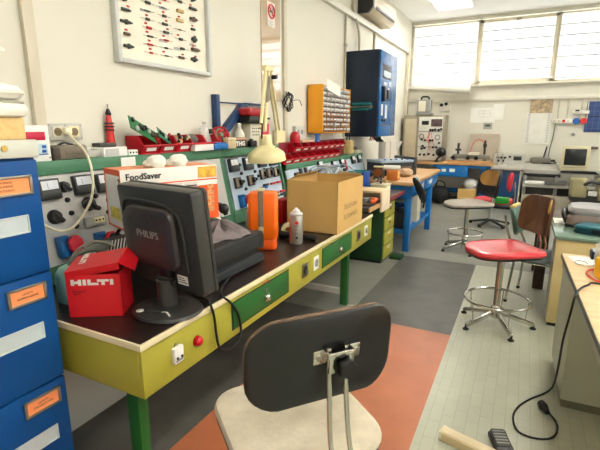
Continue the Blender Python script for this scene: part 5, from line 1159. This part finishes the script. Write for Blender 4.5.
for x in (.01, .37):
    for k in range(18): obj('day_row', B().bx(x, x+.05, BY-.0135, BY-.012, 1.34+k*.033, 1.355+k*.033), TAGG, t)
# socket strip
t = thing('socket_strip', 'white socket strip with round blue and red power sockets on the back wall', 'socket strip', (.75, BY, 1.72))
obj('backbox', B().bx(.46, .86, BY-.07, BY, 1.725, 1.81, .008), WHITE, t); obj('backbox', B().bx(.80, 1.08, BY-.05, BY, 1.90, 1.97, .008), TRIMW, t); obj('black_button', B().bx(.84, .91, BY-.06, BY-.05, 1.955, 1.985), BLACK, t)
for x, m in ((.5, BEIGE), (.58, BEIGE), (.66, REDINK), (.74, BEIGE)): obj('outlet', B().bx(x-.025, x+.025, BY-.075, BY-.07, 1.74, 1.795, .002), m, t)
for x, m in ((.875, mat('cee_blue', (28, 92, 168), .4)), (1.0, mat('cee_red', (200, 36, 40), .4))):
    o = obj('round_socket', B().cyl((x, BY, 1.765), (x, BY-.09, 1.765), .06, seg=24), m, t); obj('lid', B().cyl((x, BY-.09, 1.765), (x, BY-.105, 1.765), .052, .047, seg=24), m, o)
for x in (.55, .72, .95, 1.05): obj('riser', B().cyl((x, BY-.015, 1.8), (x, BY-.015, 2.2), .012), TRIM, t)
one('green_lead', 'thin grey green lead hanging down the back wall from the socket strip', 'cable', B().tube([(.52, BY-.03, 1.73), (.515, BY-.01, 1.5), (.48, BY-.01, 1.2), (.46, BY-.01, .9)], .01), mat('grey_green_flex', (110, 128, 120), .5))
t = thing('blue_poster', 'dark blue grid poster at the right of the back wall', 'poster', (1.3, BY, 1.55)); obj('sheet', B().bx(1.03, 1.75, BY-.014, BY+.004, 1.55, 2.14), mat('poster_blue', (40, 66, 120), .5, var=.15, scale=12), t)
b = B()
for k in range(7): b.bx(1.06+k*.1, 1.064+k*.1, BY-.0155, BY-.014, 1.57, 2.12)
for k in range(5): b.bx(1.04, 1.74, BY-.0155, BY-.014, 1.62+k*.11, 1.623+k*.11)
obj('grid_lines', b, mat('poster_line', (100, 126, 176), .5), t); obj('fold', B().bx(1.03, 1.75, BY-.016, BY-.014, 1.84, 1.86), NAVY, t)
t = thing('bell_push', 'small grey bell push on the back wall under the blue poster', 'bell push', (.86, BY, 1.5)); obj('push', B().cyl((.86, BY+.005, 1.50), (.86, BY-.02, 1.50), .035, seg=16).cyl((.86, BY-.02, 1.5), (.86, BY-.03, 1.5), .02, seg=12), MGREY, t)
# roll of paper under the windows
M = frame((-2.40, BY-.20, 2.60), (1, 0, -.05), (0, 0, 1)); 
t = thing('paper_roll', 'long white rolled sheet lying on the ledge under the left window', 'paper roll', (-1.8, BY-.2, 2.53))
b = B(); nL = 10
def rollf(u, v): 
    r_ = .03+.085*u; a = v*2*PI*1.1; return (-2.43+1.3*u, BY-.26+r_*math.cos(a), 2.53-r_*.75+r_*math.sin(a))
b.sheet(rollf, nL, 24, .003); obj('sheet', b, PAPER, t)
obj('core', B().cyl((-2.42, BY-.26, 2.50), (-1.15, BY-.26, 2.47), .02), PAPER, t)
# ---- control console on blue cabinet
t = thing('blue_cabinet', 'dark blue cabinet with pale edge at the back wall right of the wooden bench', 'cabinet', (-.25, 10.1, 0)); CBX = mat('cabinet_deep_blue', (0, 62, 106), .4, var=.04)
obj('body', B().bx(-.50, -.02, FYB+.02, 10.4, .05, .80, .006), CBX, t); obj('edge', B().bx(-.022, .01, FYB, 10.4, .05, .80, .003), LGREY, t); obj('plinth', B().bx(-.48, -.03, FYB+.05, 10.38, 0, .05), BLACK, t)
t = thing('control_console', 'grey sloping control console with knobs on the dark blue cabinet', 'control console', (-.25, 10.0, .80))
obj('desk', B().prism([(-.54, FYB-.06, .80), (-.54, FYB-.06, .86), (-.54, FYB+.35, .90), (-.54, FYB+.40, 1.10), (-.54, 10.4, 1.10), (-.54, 10.4, .80)], (.58, 0, 0), bev=.006), mat('console_grey', (176, 174, 164), .5), t)
obj('front_edge', B().bx(-.54, .04, FYB-.065, FYB-.055, .80, .82), BRN, t)
for x, z in ((-.47, 1.03), (-.40, 1.03), (-.33, 1.03), (-.24, 1.05), (-.45, .96), (-.36, .96)): obj('knob', B().cyl((x, FYB+.395, z), (x, FYB+.355, z), .024, seg=12), BLACK, t)
obj('meter', B().bx(-.17, -.02, FYB+.36, FYB+.40, .98, 1.06, .004), DGREY, t); obj('sheet', B().bx(-.40, -.28, FYB+.05, FYB+.2, .885, .893), PAPER, t)
for x in (-.12, -.02): obj('lever', B().cyl((x-.35, FYB+.28, .9), (x-.35, FYB+.28, 1.12), .008, seg=8).bx(x-.38, x-.32, FYB+.24, FYB+.32, .885, .91), STEEL, t)
# ---- plotter table
t = thing('plotter_machine', 'long grey plotter machine on dark framing at the back wall', 'plotter', (.5, 10.0, 0)); PLOT = t; PG = mat('plotter_grey', (168, 166, 156), .5)
b = B(); b.bx(.05, .66, FYB, 10.3, .72, .84, .008); b.prism([(.05, FYB+.1, .84), (.05, 10.3, .84), (.05, 10.3, .93), (.05, FYB+.3, .93)], (.56, 0, 0)); obj('top_deck', b, PG, t)
obj('front_bar', B().bx(.05, .68, FYB-.03, FYB, .70, .76, .004), BLACK, t)
obj('lower_deck', B().bx(.05, 1.3, FYB-.1, FYB+.3, .50, .56, .006), PG, t); obj('paper_feed', B().bx(.08, .42, FYB-.12, FYB+.05, .56, .62, .02), PAPER, t); obj('grille', B().bx(.44, .78, FYB-.12, FYB+.05, .56, .63, .006), mat('grille_dark_grey', (100, 98, 92), .5), t)
obj('base', B().bx(.05, 1.3, FYB+.05, 10.3, .06, .50, .006), mat('dark_cabinet', (56, 54, 50), .5), t); obj('bottom_rail', B().bx(.05, 1.3, FYB-.06, FYB+.05, .06, .34, .006), mat('plotter_beige', (170, 164, 146), .5), t)
for x in (.08, .62, 1.26): obj('leg', B().bx(x-.03, x+.03, FYB-.05, FYB+.02, 0, .72), MGREY, t)
t = thing('radio_unit', 'small grey unit with a black aerial and lead on the plotter top', 'radio unit', (.35, 10.0, .93)); obj('case', B().bx(.16, .50, 10.02, 10.24, .93, 1.05, .01), mat('unit_grey_brown', (122, 116, 104), .5), t); obj('aerial', B().cyl((.37, 10.1, 1.04), (.41, 10.1, 1.27), .017, .012), BLACK, t); obj('side_knob', B().cyl((.14, 10.1, .99), (.16, 10.1, .99), .04).cyl((.50, 10.1, .99), (.58, 10.1, .99), .025), DGREY, t); obj('lead', B().tube([(.55, 10.1, .98), (.60, 10.06, .95), (.56, 10.02, .945), (.45, 9.98, .945), (.35, 10.0, .945)], .011), RUBBER, t)
obj('paper', B().bx(.5, .66, 10.0, 10.2, .93, .94), PAPER, t)
# ---- CRT monitor
t = thing('crt_monitor', 'cream box-shaped tube computer monitor with dark screen at the back wall', 'monitor', (.88, 9.95, .80)); CR = mat('crt_cream', (214, 206, 170), .45)
xa, xb, za, zb = .655, 1.11, .84, 1.30
b = B(); b.bx(xa, xb, FYB+.01, FYB+.08, za, zb, .012); obj('front_case', b, CR, t); obj('rear_case', B().bx(xa+.03, xb-.03, FYB+.08, FYB+.42, za+.03, zb-.03, .04), CR, t); obj('screen', B().bx(xa+.05, xb-.055, FYB, FYB+.012, za+.105, zb-.05, .004), mat('crt_glass', (36, 40, 42), .12), t); obj('bezel_lip', B().bx(xa+.03, xb-.03, FYB+.004, FYB+.012, za+.06, za+.066), BRN, t); obj('foot', B().bx(xa+.1, xb-.1, FYB+.05, FYB+.3, .80, za, .01), CR, t)
obj('side_shelf', B().bx(.64, 1.6, FYB-.05, 10.35, .775, .80).bx(1.3, 1.55, 10.0, 10.3, 0, .775), PG, PLOT) 
random.seed(31); b = B()
for k in range(9): b.tube([(.75+random.uniform(-.1, .5), FYB-.04+random.uniform(-.05, .05), .805+random.uniform(0, .03)) for j in range(4)], .011, 6)
one('desk_cables', 'black cables and plugs strewn under the tube monitor', 'cables', b, RUBBER)['kind'] = 'stuff'
one('dark_device', 'small dark device on the back wall right of the tube monitor', 'device', B().bx(1.14, 1.30, BY-.16, BY+.004, 1.22, 1.27, .006), BRN)
# ---- old olive machine in front
t = thing('olive_machine', 'old olive beige machine with rounded casing behind the grey carrying case', 'machine', (1.2, 9.0, 0)); OM = mat('olive_beige_casing', (150, 142, 104), .5, var=.08)
obj('left_casing', B().bx(.80, 1.04, 8.8, 9.2, .46, .78, .03), OM, t); obj('right_casing', B().bx(1.20, 1.7, 8.8, 9.2, .42, .78, .03), OM, t); obj('bed', B().bx(.80, 1.7, 8.85, 9.2, .39, .50, .01), DGREY, t); obj('shaft', B().tube([(.98, 8.82, .68), (1.08, 8.8, .74), (1.20, 8.8, .72), (1.28, 8.8, .76)], .03), DGREY, t); obj('spring_box', B().bx(1.06, 1.18, 8.78, 8.85, .50, .58, .005), LGREY, t)
obj('stand', B().bx(.84, 1.66, 8.9, 9.15, 0, .39), mat('dark_stand', (60, 58, 52), .6), t)
# ============================================================ swivel stools and chairs
STB = mat('black_seat_shell', (18, 18, 19), .4, var=.08)
FAB = mat('cream_worn_fabric', (196, 186, 164), .95, var=.16, scale=9, bump=.35)
REDV = mat('worn_red_vinyl', (196, 50, 56), .18, var=.25, scale=3)
def star(t, r, n, a0, z=.11, foot=True, tube_r=.02, m=CHROME):
    for k in range(n):
        a = a0+2*PI*k/n; c, s = math.cos(a), math.sin(a)
        b = B(); b.prism([(.02*-s, .02*c, z+.03), (-.02*-s, -.02*c, z+.03), (r*c+.014*s, r*s-.014*c, .055), (r*c-.014*s, r*s+.014*c, .055)], (0, 0, -.035), bev=.006)
        l = obj('leg', b, m, t, True)
        if foot: obj('glide', B().lathe([(.024, 0), (.026, .006), (.018, .014), (.010, .02), (.010, .04)], (r*c*.985, r*s*.985, 0), seg=14), RUBBER, l, True)
def post(t, h, r=.024): 
    obj('column', B().lathe([(r*1.6, .07), (r*1.6, .16), (r, .18), (r, h-.03), (r*1.3, h-.02), (r*1.3, h)], seg=20), CHROME, t, True)
def ring(t, r, z, n=5, a0=.3):
    b = B(); b.tube([(r*math.cos(a), r*math.sin(a), z) for a in [2*PI*k/40 for k in range(40)]], .0115, 8, closed=True, smooth=0); o = obj('foot_ring', b, CHROME, t, True)
    for k in range(n):
        a = a0+2*PI*k/n; obj('ring_strut', B().cyl((r*.96*math.cos(a), r*.96*math.sin(a), z-.005), (r*.9*math.cos(a), r*.9*math.sin(a), .068), .005, seg=8), CHROME, o, True)
def seat(t, z, w, d, mtop, rad=(.17, .17, .10, .10), th=.05, dish=.012):
    # local: +y is the front of the seat
    def wp(v):
        rr = (v.x/(w/2))**2+(v.y/(d/2))**2; return (v.x, v.y, v.z+dish*rr-.02*max(0, v.y/(d/2))**3)
    obj('seat_shell', B().slab(w*.985, d*.985, .028, rad, bev=.012, warp=wp, z0=z-th-.012), STB, t, True)
    return obj('seat_pad', B().slab(w, d, th, rad, bev=.022, warp=wp, z0=z-th), mtop, t, True)
def back(t, M, w, h, mback, mfront, rad=.09, curve=.03):
    """M: local x right, y up, z towards the back (away from the sitter)"""
    wp = lambda v: (v.x, v.y, v.z-curve*(v.x/(w/2))**2)
    if isinstance(M, tuple): pass
    obj('back_shell', B(M).slab(w, h, .014, rad, bev=.006, warp=wp), mback, t, True)
    obj('back_pad', B(M).slab(w*.985, h*.985, .04, rad, bev=.016, warp=wp, z0=-.038), mfront, t, True)
# ---- the chair in the foreground
yaw = .884; dx = V((math.cos(yaw), math.sin(yaw), 0)); fwd = V((-math.sin(yaw), math.cos(yaw), 0))
bc_ = V((-.416, 1.0, 1.028)); zs_ = .715
sc0 = V((bc_.x, bc_.y, 0))+fwd*.225+dx*(-.015)
t = thing('swivel_chair', 'foreground swivel chair seen from behind, black backrest shell and cream fabric seat', 'swivel chair', (sc0.x, sc0.y, 0), yaw)
seat(t, zs_, .47, .50, FAB, (.13, .13, .11, .11), .05)
M = frame((0, -.215, bc_.z), (1, 0, 0), (0, -.07, 1)); M = Matrix(((1, 0, 0, .01), (0, -.07, -1, -.215), (0, 1, -.07, bc_.z), (0, 0, 0, 1)))
bw_, bh_ = .455, .268
sh = obj('back_shell', B(M).slab(bw_, bh_, .014, (.085, .10, .085, .085), bev=.006, warp=lambda v: (v.x, v.y, v.z-.035*(v.x/.225)**2)), mat('black_back_shell', (22, 22, 22), .33, var=.06), t, True)
obj('back_pad', B(M).slab(bw_*.985, bh_*.975, .03, (.085, .10, .085, .085), bev=.014, z0=-.028, warp=lambda v: (v.x, v.y, v.z-.035*(v.x/.225)**2)), mat('worn_brown_upholstery', (112, 90, 70), .95, var=.3, scale=20, bump=.4), t, True)
# bracket, knob and twin rods
b = B(M); z0 = .014
for s in (-1, 1):
    b.box((.022+s*.055, .022, z0+.003), (.034, .042, .006), .003); b.box((.022+s*.038, .02, z0+.014), (.006, .042, .028), .002)
b.box((.022, .034, z0+.028), (.082, .018, .006), .002); b.box((-.006, .012, z0+.028), (.018, .06, .008), .002); b.box((.05, .016, z0+.028), (.016, .045, .008), .002)
br = obj('back_bracket', b, CHROME, t, True)
for s in (-1, 1): obj('bolt', B(M).cyl((.022+s*.058, .022, z0+.004), (.022+s*.058, .022, z0+.010), .008, seg=14), STEEL, br, True)
kn = B(M); pts = [(.026*(1+.10*math.cos(5*a))*math.cos(a)+.034, .026*(1+.10*math.cos(5*a))*math.sin(a)-.004) for a in [2*PI*k/40 for k in range(40)]]
kn.prism([(x, y, z0+.028) for x, y in pts], (0, 0, .026), bev=.003); kn.cyl((.034, -.004, 0), (.034, -.004, .04), .012); obj('adjusting_knob', kn, BLACK, t, True)
for s in (-1, 1):
    x = .027+s*.026; b = B()
    b.tube([(x, -.215-.03, bc_.z+.05), (x, -.247, bc_.z-.02), (x, -.252, bc_.z-.10), (x*1.1, -.262, zs_+.09), (x*1.1, -.295, zs_-.01), (x*1.1, -.285, zs_-.08), (x*1.1, -.20, zs_-.095), (x*1.1, -.02, zs_-.085)], .0075, 10, smooth=6)
    obj('back_rod', b, CHROME, t, True)
obj('under_plate', B().bx(-.09, .09, -.12, .12, zs_-.10, zs_-.06, .006), BLACK, t, True)
post(t, zs_-.09); ring(t, .22, .24); star(t, .30, 5, .2)
# ---- red topped stool
ct = V((-.075, 3.83, 0)); 
t = thing('swivel_stool', 'chrome swivel stool with worn red vinyl seat and brown wooden backrest', 'swivel stool', ct, math.radians(124))
zs_ = .685
seat(t, zs_, .50, .55, REDV, (.19, .19, .12, .12), .045, .008)
M = Matrix(((1, 0, 0, .0), (0, -.12, -1, -.31), (0, 1, -.12, zs_+.265), (0, 0, 0, 1)))
BW = wood('brown_bentwood', (74, 46, 30), (98, 64, 42), .4, 3, (8, 1, 1))
wpb = lambda v: (v.x, v.y, v.z-.07*(v.x/.21)**2)
obj('backrest', B(M).slab(.38, .31, .016, (.09, .09, .05, .05), bev=.006, warp=wpb), BW, t, True)
obj('back_lining', B(M).slab(.375, .305, .012, (.10, .10, .05, .05), bev=.005, z0=-.014, warp=wpb), BW, t, True)
obj('worn_patch', B(M).slab(.06, .11, .004, .02, z0=.0, warp=lambda v: (v.x-.152, v.y+.085, v.z-.022-.07*((v.x-.152)/.21)**2)), mat('worn_tan_foam', (222, 184, 96), .8), t, True)
for s in (-1, 1):
    b = B(); b.tube([(s*.03, -.335, zs_+.2), (s*.03, -.345, zs_+.08), (s*.03, -.36, zs_-.0), (s*.03, -.32, zs_-.055), (s*.03, -.1, zs_-.06)], .009); obj('back_rod', b, CHROME, t, True)
post(t, zs_-.05, .027); ring(t, .255, .235, 5, .5); star(t, .30, 5, -.75)
# ---- grey stool beyond it
ct = V((-.60, 6.16, 0))
t = thing('swivel_stool', 'chrome swivel stool with pale grey seat and tan and black backrest', 'swivel stool', ct, math.radians(126))
zs_ = .665
seat(t, zs_, .50, .60, mat('pale_grey_seat_fabric', (168, 160, 148), .9, var=.1, scale=12, bump=.2), (.2, .2, .14, .14), .045, .006)
M = Matrix(((1, 0, 0, 0), (0, -.16, -1, -.36), (0, 1, -.16, zs_+.24), (0, 0, 0, 1)))
wpb = lambda v: (v.x, v.y, v.z-.06*(v.x/.2)**2)
obj('back_shell', B(M).slab(.46, .37, .016, (.13, .13, .12, .12), bev=.006, warp=wpb), STB, t, True)
obj('back_pad', B(M).slab(.45, .36, .03, (.13, .13, .12, .12), bev=.012, z0=-.03, warp=wpb), STB, t, True)
obj('worn_pad', B(M).slab(.40, .20, .006, (.10, .10, .05, .09), z0=-.035, warp=lambda v: (v.x, v.y+.07-.05*v.x, v.z-.06*(v.x/.2)**2)), mat('worn_tan_leather', (176, 132, 66), .6, var=.15), t, True)
for s in (-1, 1): obj('back_rod', B().tube([(.02+s*.025, -.37, zs_+.2), (.02+s*.025, -.38, zs_+.05), (.02+s*.025, -.34, zs_-.05), (.02+s*.025, -.1, zs_-.055)], .009), CHROME, t, True)
post(t, zs_-.05, .025); ring(t, .23, .25, 4, .9); star(t, .32, 5, -.9)
# ---- red chair by the blue cabinet
ct = V((-.40, 8.0, 0))
t = thing('office_chair', 'red office chair with red side-on backrest in front of the dark blue cabinet', 'office chair', ct, math.radians(80))
zs_ = .46; RC = mat('red_office_vinyl', (190, 30, 44), .45, var=.06)
seat(t, zs_, .50, .62, RC, .16, .07, .01)
M = Matrix(((.97, 0, -.24, 0), (.24, -.1, -.97, -.30), (0, 1, -.1, zs_+.30), (0, 0, 0, 1)))
obj('backrest', B(M).slab(.36, .30, .06, .10, bev=.03, z0=-.06, warp=lambda v: (v.x, v.y, v.z-.05*(v.x/.2)**2)), RC, t, True)
obj('back_rod', B().tube([(0, -.33, zs_+.3), (0, -.35, zs_+.02), (0, -.28, zs_-.09), (0, 0, zs_-.09)], .012), CHROME, t, True)
obj('column', B().lathe([(.03, .08), (.03, zs_-.1), (.07, zs_-.08), (.07, zs_-.07)]), LGREY, t, True)
star(t, .31, 5, .35, .09, False, m=DGREY)
for k in range(5):
    a = .35+2*PI*k/5; obj('castor', B().cyl((.31*math.cos(a)-.02*math.sin(a), .31*math.sin(a)+.02*math.cos(a), .03), (.31*math.cos(a)+.02*math.sin(a), .31*math.sin(a)-.02*math.cos(a), .03), .03, seg=14), BLACK, t, True)
q = at_z(502, 203, zs_)
t = thing('green_box', 'bright green box lying on the seat of the red office chair', 'box', (q.x, q.y, zs_)); obj('box', B().bx(q.x-.10, q.x+.10, q.y-.07, q.y+.07, zs_-.004, zs_+.09, .01), mat('bright_green_plastic', (28, 140, 44), .4), t); obj('white_end', B().bx(q.x-.15, q.x-.10, q.y-.06, q.y+.06, zs_-.004, zs_+.07, .008), mat('pale_green_white', (190, 214, 190), .5), t)
# ---- green upholstered chair with chrome legs
ct = V((.27, 4.605, 0)); rz = math.radians(-103)   # faces the right-hand desks
t = thing('visitor_chair', 'green vinyl visitor chair with chrome legs behind the red stool', 'chair', ct, rz)
GV = mat('grey_green_vinyl', (70, 104, 92), .4, var=.08); SV = mat('grey_blue_seat', (128, 140, 146), .5, var=.06)
zs_ = .47
obj('seat', B().slab(.42, .36, .05, .07, bev=.02, z0=zs_-.05), SV, t, True)
M = Matrix(((1, 0, 0, 0), (0, -.24, -1, -.265), (0, 1, -.24, zs_+.30), (0, 0, 0, 1)))
obj('backrest', B(M).slab(.40, .26, .04, .09, bev=.015, warp=lambda v: (v.x, v.y, v.z-.06*(v.x/.2)**2)), GV, t, True)
obj('torn_foam', B(M).box((0, .135, .0), (.22, .03, .05), .012), mat('yellow_foam', (206, 178, 110), .9, bump=.3), t, True)
for s in (-1, 1):
    b = B(); b.tube([(s*.19, -.33, zs_+.36), (s*.195, -.28, zs_+.18), (s*.195, -.21, zs_+.02), (s*.2, -.21, zs_-.1), (s*.235, -.24, .01)], .011); l = obj('leg', b, CHROME, t, True); obj('glide', B().cyl((s*.235, -.24, 0), (s*.235, -.24, .02), .017, seg=12), RUBBER, l, True)
    b = B(); b.tube([(s*.195, -.15, zs_-.06), (s*.195, .10, zs_-.065), (s*.2, .13, zs_-.12), (s*.22, .15, .01)], .011); l = obj('leg', b, CHROME, t, True); obj('glide', B().cyl((s*.22, .15, 0), (s*.22, .15, .02), .017, seg=12), RUBBER, l, True)
# ============================================================ the pale oak topped desk at the right
TZ = .80; ang = math.radians(-1.7)
oc = V((.307, 3.40, 0)); M = TR(oc) @ RZ(math.radians(1.75))      # local -y runs towards the camera along the left edge
t = thing('oak_topped_desk', 'pale oak topped desk with grey green cupboard at the right edge', 'desk', (1.0, 2.5, 0))
obj('worktop', B(M).bx(0, 1.5, -2.3, 0, TZ-.028, TZ, .003), DESKWOOD, t)
obj('edge_band', B(M).bx(-.004, .0, -2.3, 0.004, TZ-.03, TZ-.003).bx(0, 1.5, .0, .004, TZ-.03, TZ-.003), mat('dark_green_edge', (60, 74, 56), .35), t)
SG = mat('grey_green_steel', (178, 180, 162), .32, .0, var=.03); SM = mat('brushed_steel_band', (172, 170, 156), .28, .55)
obj('apron', B(M).bx(.012, .032, -2.3, -.0, TZ-.10, TZ-.03), SM, t)
obj('cupboard', B(M).bx(.016, 1.46, -.625, -.03, .055, TZ-.03, .003), SG, t)
obj('plinth', B(M).bx(.03, 1.45, -.61, -.05, 0, .055), mat('plinth_olive_grey', (110, 108, 88), .5), t)
obj('leg', B(M).bx(1.2, 1.26, -2.25, -2.19, 0, TZ-.03), SG, t); obj('leg', B(M).bx(.06, .12, -2.28, -2.22, 0, TZ-.03), SG, t)
# ---- things on it
c = at_z(592, 263, TZ)
t = thing('plastic_reel', 'yellow round plastic reel with clear cover on the oak desk', 'reel', (.48, 2.98, TZ)); Mx = TR(.475, 3.06, TZ)
obj('reel', B(frame((.51, 3.10, TZ+.085), (.2, 1, 0), (0, 0, 1))).lathe([(.03, -.03), (.079, -.03), (.084, -.02), (.084, .05), (.03, .05)], seg=30), YELLOW, t)
obj('cover', B(frame((.51, 3.10, TZ+.085), (.2, 1, 0), (0, 0, 1))).lathe([(.03, -.055), (.07, -.055), (.085, -.032), (.03, -.032)], seg=30), CLEAR, t)
t = thing('yellow_block', 'bright yellow plastic block in front of the yellow reel', 'plastic block', (.50, 2.92, TZ)); obj('block', B(TR(.51, 2.90, TZ) @ RZ(.3)).slab(.13, .12, .12, .02, bev=.012).slab(.05, .1, .03, .015, z0=.115), YELLOW, t); obj('mark', B(TR(.485, 2.835, TZ+.05)).bx(-.008, .008, -.002, .002, -.012, .012), WHITE, t)
b = B(); b.tube([(.52, 3.08, TZ+.008), (.44, 3.04, TZ+.008), (.405, 2.95, TZ+.008), (.43, 2.83, TZ+.008), (.51, 2.75, TZ+.008), (.64, 2.70, TZ+.008)], .006)
one('red_lead', 'red lead curling around the yellow block on the oak desk', 'cable', b, mat('orange_red_flex', (222, 84, 60), .4))
b = B(); b.tube([(.40+.035*math.cos(a), 3.18+.05*math.sin(a), TZ+.004) for a in [2*PI*k/10 for k in range(9)]], .0025, 6); one('bent_wire', 'thin bent grey wire on the oak desk by the yellow reel', 'wire', b, STEEL)
t = thing('meter_instrument', 'small dark blue instrument with pale top at the back of the oak desk', 'instrument', (.55, 3.3, TZ)); obj('case', B().bx(.465, .66, 3.30, 3.39, TZ, TZ+.055, .006), NAVY, t); obj('top_panel', B().bx(.475, .65, 3.305, 3.385, TZ+.054, TZ+.058), mat('panel_pale_grey_blue', (170, 182, 190), .4), t)
one('white_papers', 'loose white paper on the far corner of the oak desk', 'paper', B(TR(.44, 3.26, TZ) @ RZ(.2)).bx(-.09, .12, -.10, .09, .0005, .002), PAPER)
# black cable from the desk to the plug on the floor
X = .29
pts = [(.75, 2.62, TZ+.012), at_z(600, 284, TZ+.012), at_z(588, 285, TZ+.012), at_z(580, 289, TZ+.014), at_x(575, 297, X), at_x(570, 315, X), at_x(563, 340, X), at_x(558, 368, X-.01), at_z(553, 386, .03), at_z(545, 393, .012), at_z(530, 399, .008), at_z(518, 407, .008), at_z(513, 417, .008), at_z(517, 430, .008), at_z(530, 437, .008), at_z(547, 439, .008), at_z(556, 434, .008), at_z(557, 424, .008), at_z(550, 414, .015), at_z(546, 410, .02)]
t = thing('mains_cable', 'black mains cable running from the oak desk to its plug on the tiled floor', 'cable', at_z(545, 410, 0)); b = B(); b.tube(pts, .0055, 8); obj('flex', b, RUBBER, t)
p = at_z(545, 409, .026); q = at_z(541, 403, .03); d = (q-p).normalized()
b = B(); b.cyl(p-d*.03, p+d*.02, .014, .026); b.cyl(p+d*.02, p+d*.05, .026, .023); obj('plug', b, BLACK, t)
s = d.cross(V((0, 0, 1))).normalized(); obj('pin', B().cyl(p+d*.05+s*.009, p+d*.07+s*.009, .0025, seg=8).cyl(p+d*.05-s*.009, p+d*.07-s*.009, .0025, seg=8), STEEL, t)
# ---- second cabinet with green top
x0, y0 = .312, 4.01; Z2 = .785
t = thing('green_topped_desk', 'cream ended desk with pale green glass top beyond the oak desk', 'desk', (1.0, 4.4, 0))
obj('worktop', B().bx(x0-.012, 1.75, y0-.012, 4.90, Z2-.03, Z2, .004), mat('pale_green_top', (104, 128, 112), .1, var=.05), t)
obj('end_panel', B().bx(x0, 1.7, y0, y0+.03, .03, Z2-.03, .003), mat('cream_yellow_panel', (214, 194, 138), .45, var=.03), t)
obj('side_panel', B().bx(x0, x0+.03, y0+.03, 4.32, .03, Z2-.03, .003), mat('dull_steel_panel', (150, 146, 130), .35, .3), t)
obj('rear_leg', B().bx(.66, .72, 4.84, 4.89, 0, Z2-.03), mat('dark_leg', (50, 44, 38), .5), t); obj('cupboard', B().bx(.72, 1.7, y0+.03, 4.85, .03, Z2-.03), BEIGE, t); obj('foot', B().bx(x0+.01, 1.68, y0+.01, y0+.06, 0, .03).bx(x0+.01, x0+.05, 4.26, 4.31, 0, .03), BLACK, t)
# carrying case
t = thing('carrying_case', 'grey brown carrying case with black clasp on the green topped desk', 'carrying case', (.75, 4.6, Z2)); Mx = TR(.78, 4.58, Z2) @ RZ(-.06)
obj('case', B(Mx).slab(.74, .38, .12, .06, bev=.035), mat('case_grey_brown', (124, 108, 100), .4, var=.06), t); obj('lid', B(Mx).slab(.73, .37, .085, .06, bev=.035, z0=.10), mat('case_lid_grey', (150, 148, 148), .3, var=.04), t)
b = B(Mx); b.tube([(-.36, -.10, .03), (-.39, -.08, .10), (-.385, .02, .13), (-.36, .10, .05)], .024); b.box((-.355, 0, .09), (.04, .1, .1), .015); b.box((-.30, -.15, .015), (.16, .06, .03), .01); obj('clasp', b, BLACK, t)
t = thing('teal_case', 'dark teal hard case lying in front of the grey brown carrying case', 'case', (.62, 4.2, Z2)); Mx = TR(.66, 4.22, Z2) @ RZ(-.42)
obj('base_half', B(Mx).slab(.40, .22, .035, .03, bev=.012), mat('dark_teal', (14, 62, 74), .4), t); obj('lid_half', B(Mx).slab(.40, .22, .035, .03, bev=.015, z0=.034), mat('mid_teal', (24, 96, 108), .3), t); obj('latch', B(Mx).bx(-.06, .06, -.115, -.105, .02, .05, .003), BLACK, t)
one('pale_sheet', 'pale sheet of paper at the far left of the green topped desk', 'paper', B(TR(.42, 4.66, Z2)).bx(-.1, .06, -.1, .16, .0005, .003), PAPER)
# dark timber post behind the stool and a table beyond
t = thing('dark_table', 'dark brown wooden table with stout leg beyond the green topped desk', 'table', (.8, 5.6, 0)); DW = wood('dark_oak', (52, 36, 26), (76, 54, 40))
obj('tabletop', B().bx(.21, 1.6, 4.93, 5.7, .70, .74, .004), DW, t)
for lx, ly in ((.27, 4.99), (.27, 5.63), (1.5, 4.99), (1.5, 5.63)): obj('leg', B().bx(lx-.05, lx+.05, ly-.05, ly+.05, 0, .70, .004), DW, t)
# ---- things on the floor at the bottom
p, q = at_z(451, 436, .03), at_z(503, 461, .03); d = (q-p); Mx = frame((p.x+d.x/2, p.y+d.y/2, 0), d, V((0, 0, 1)).cross(d))
t = thing('cable_channel', 'cream plastic channel bar lying on the pale tiled floor', 'channel bar', ((p.x+q.x)/2, (p.y+q.y)/2, 0)); L = d.length+.1
obj('body', B(Mx).bx(-L/2, L/2, -.035, .035, 0, .05, .006), mat('cream_channel', (224, 204, 160), .4, var=.03), t); obj('lid', B(Mx).bx(-L/2-.002, L/2, -.028, .028, .049, .054, .002), mat('cream_channel_lid', (232, 216, 178), .4), t); obj('end_cap', B(Mx).bx(-L/2-.005, -L/2+.01, -.036, .036, 0, .051, .003), W2, t)
c = at_z(501, 440, .03); t = thing('foot_pedal', 'small black foot pedal with grey tread on the pale tiled floor', 'foot pedal', (c.x, c.y, 0)); Mx = TR(c.x, c.y, 0) @ RZ(math.radians(20))
obj('base', B(Mx).slab(.095, .16, .03, .02, bev=.008), BLACK, t); Mt = Mx @ TR(0, .01, .028) @ Matrix.Rotation(math.radians(7), 4, 'X'); tr = obj('tread', B(Mt).slab(.08, .12, .014, .015, bev=.004), DGREY, t)
for k in range(5): obj('tread_rib', B(Mt).bx(-.032, .032, -.045+k*.02, -.037+k*.02, .013, .018, .002), MGREY, tr)
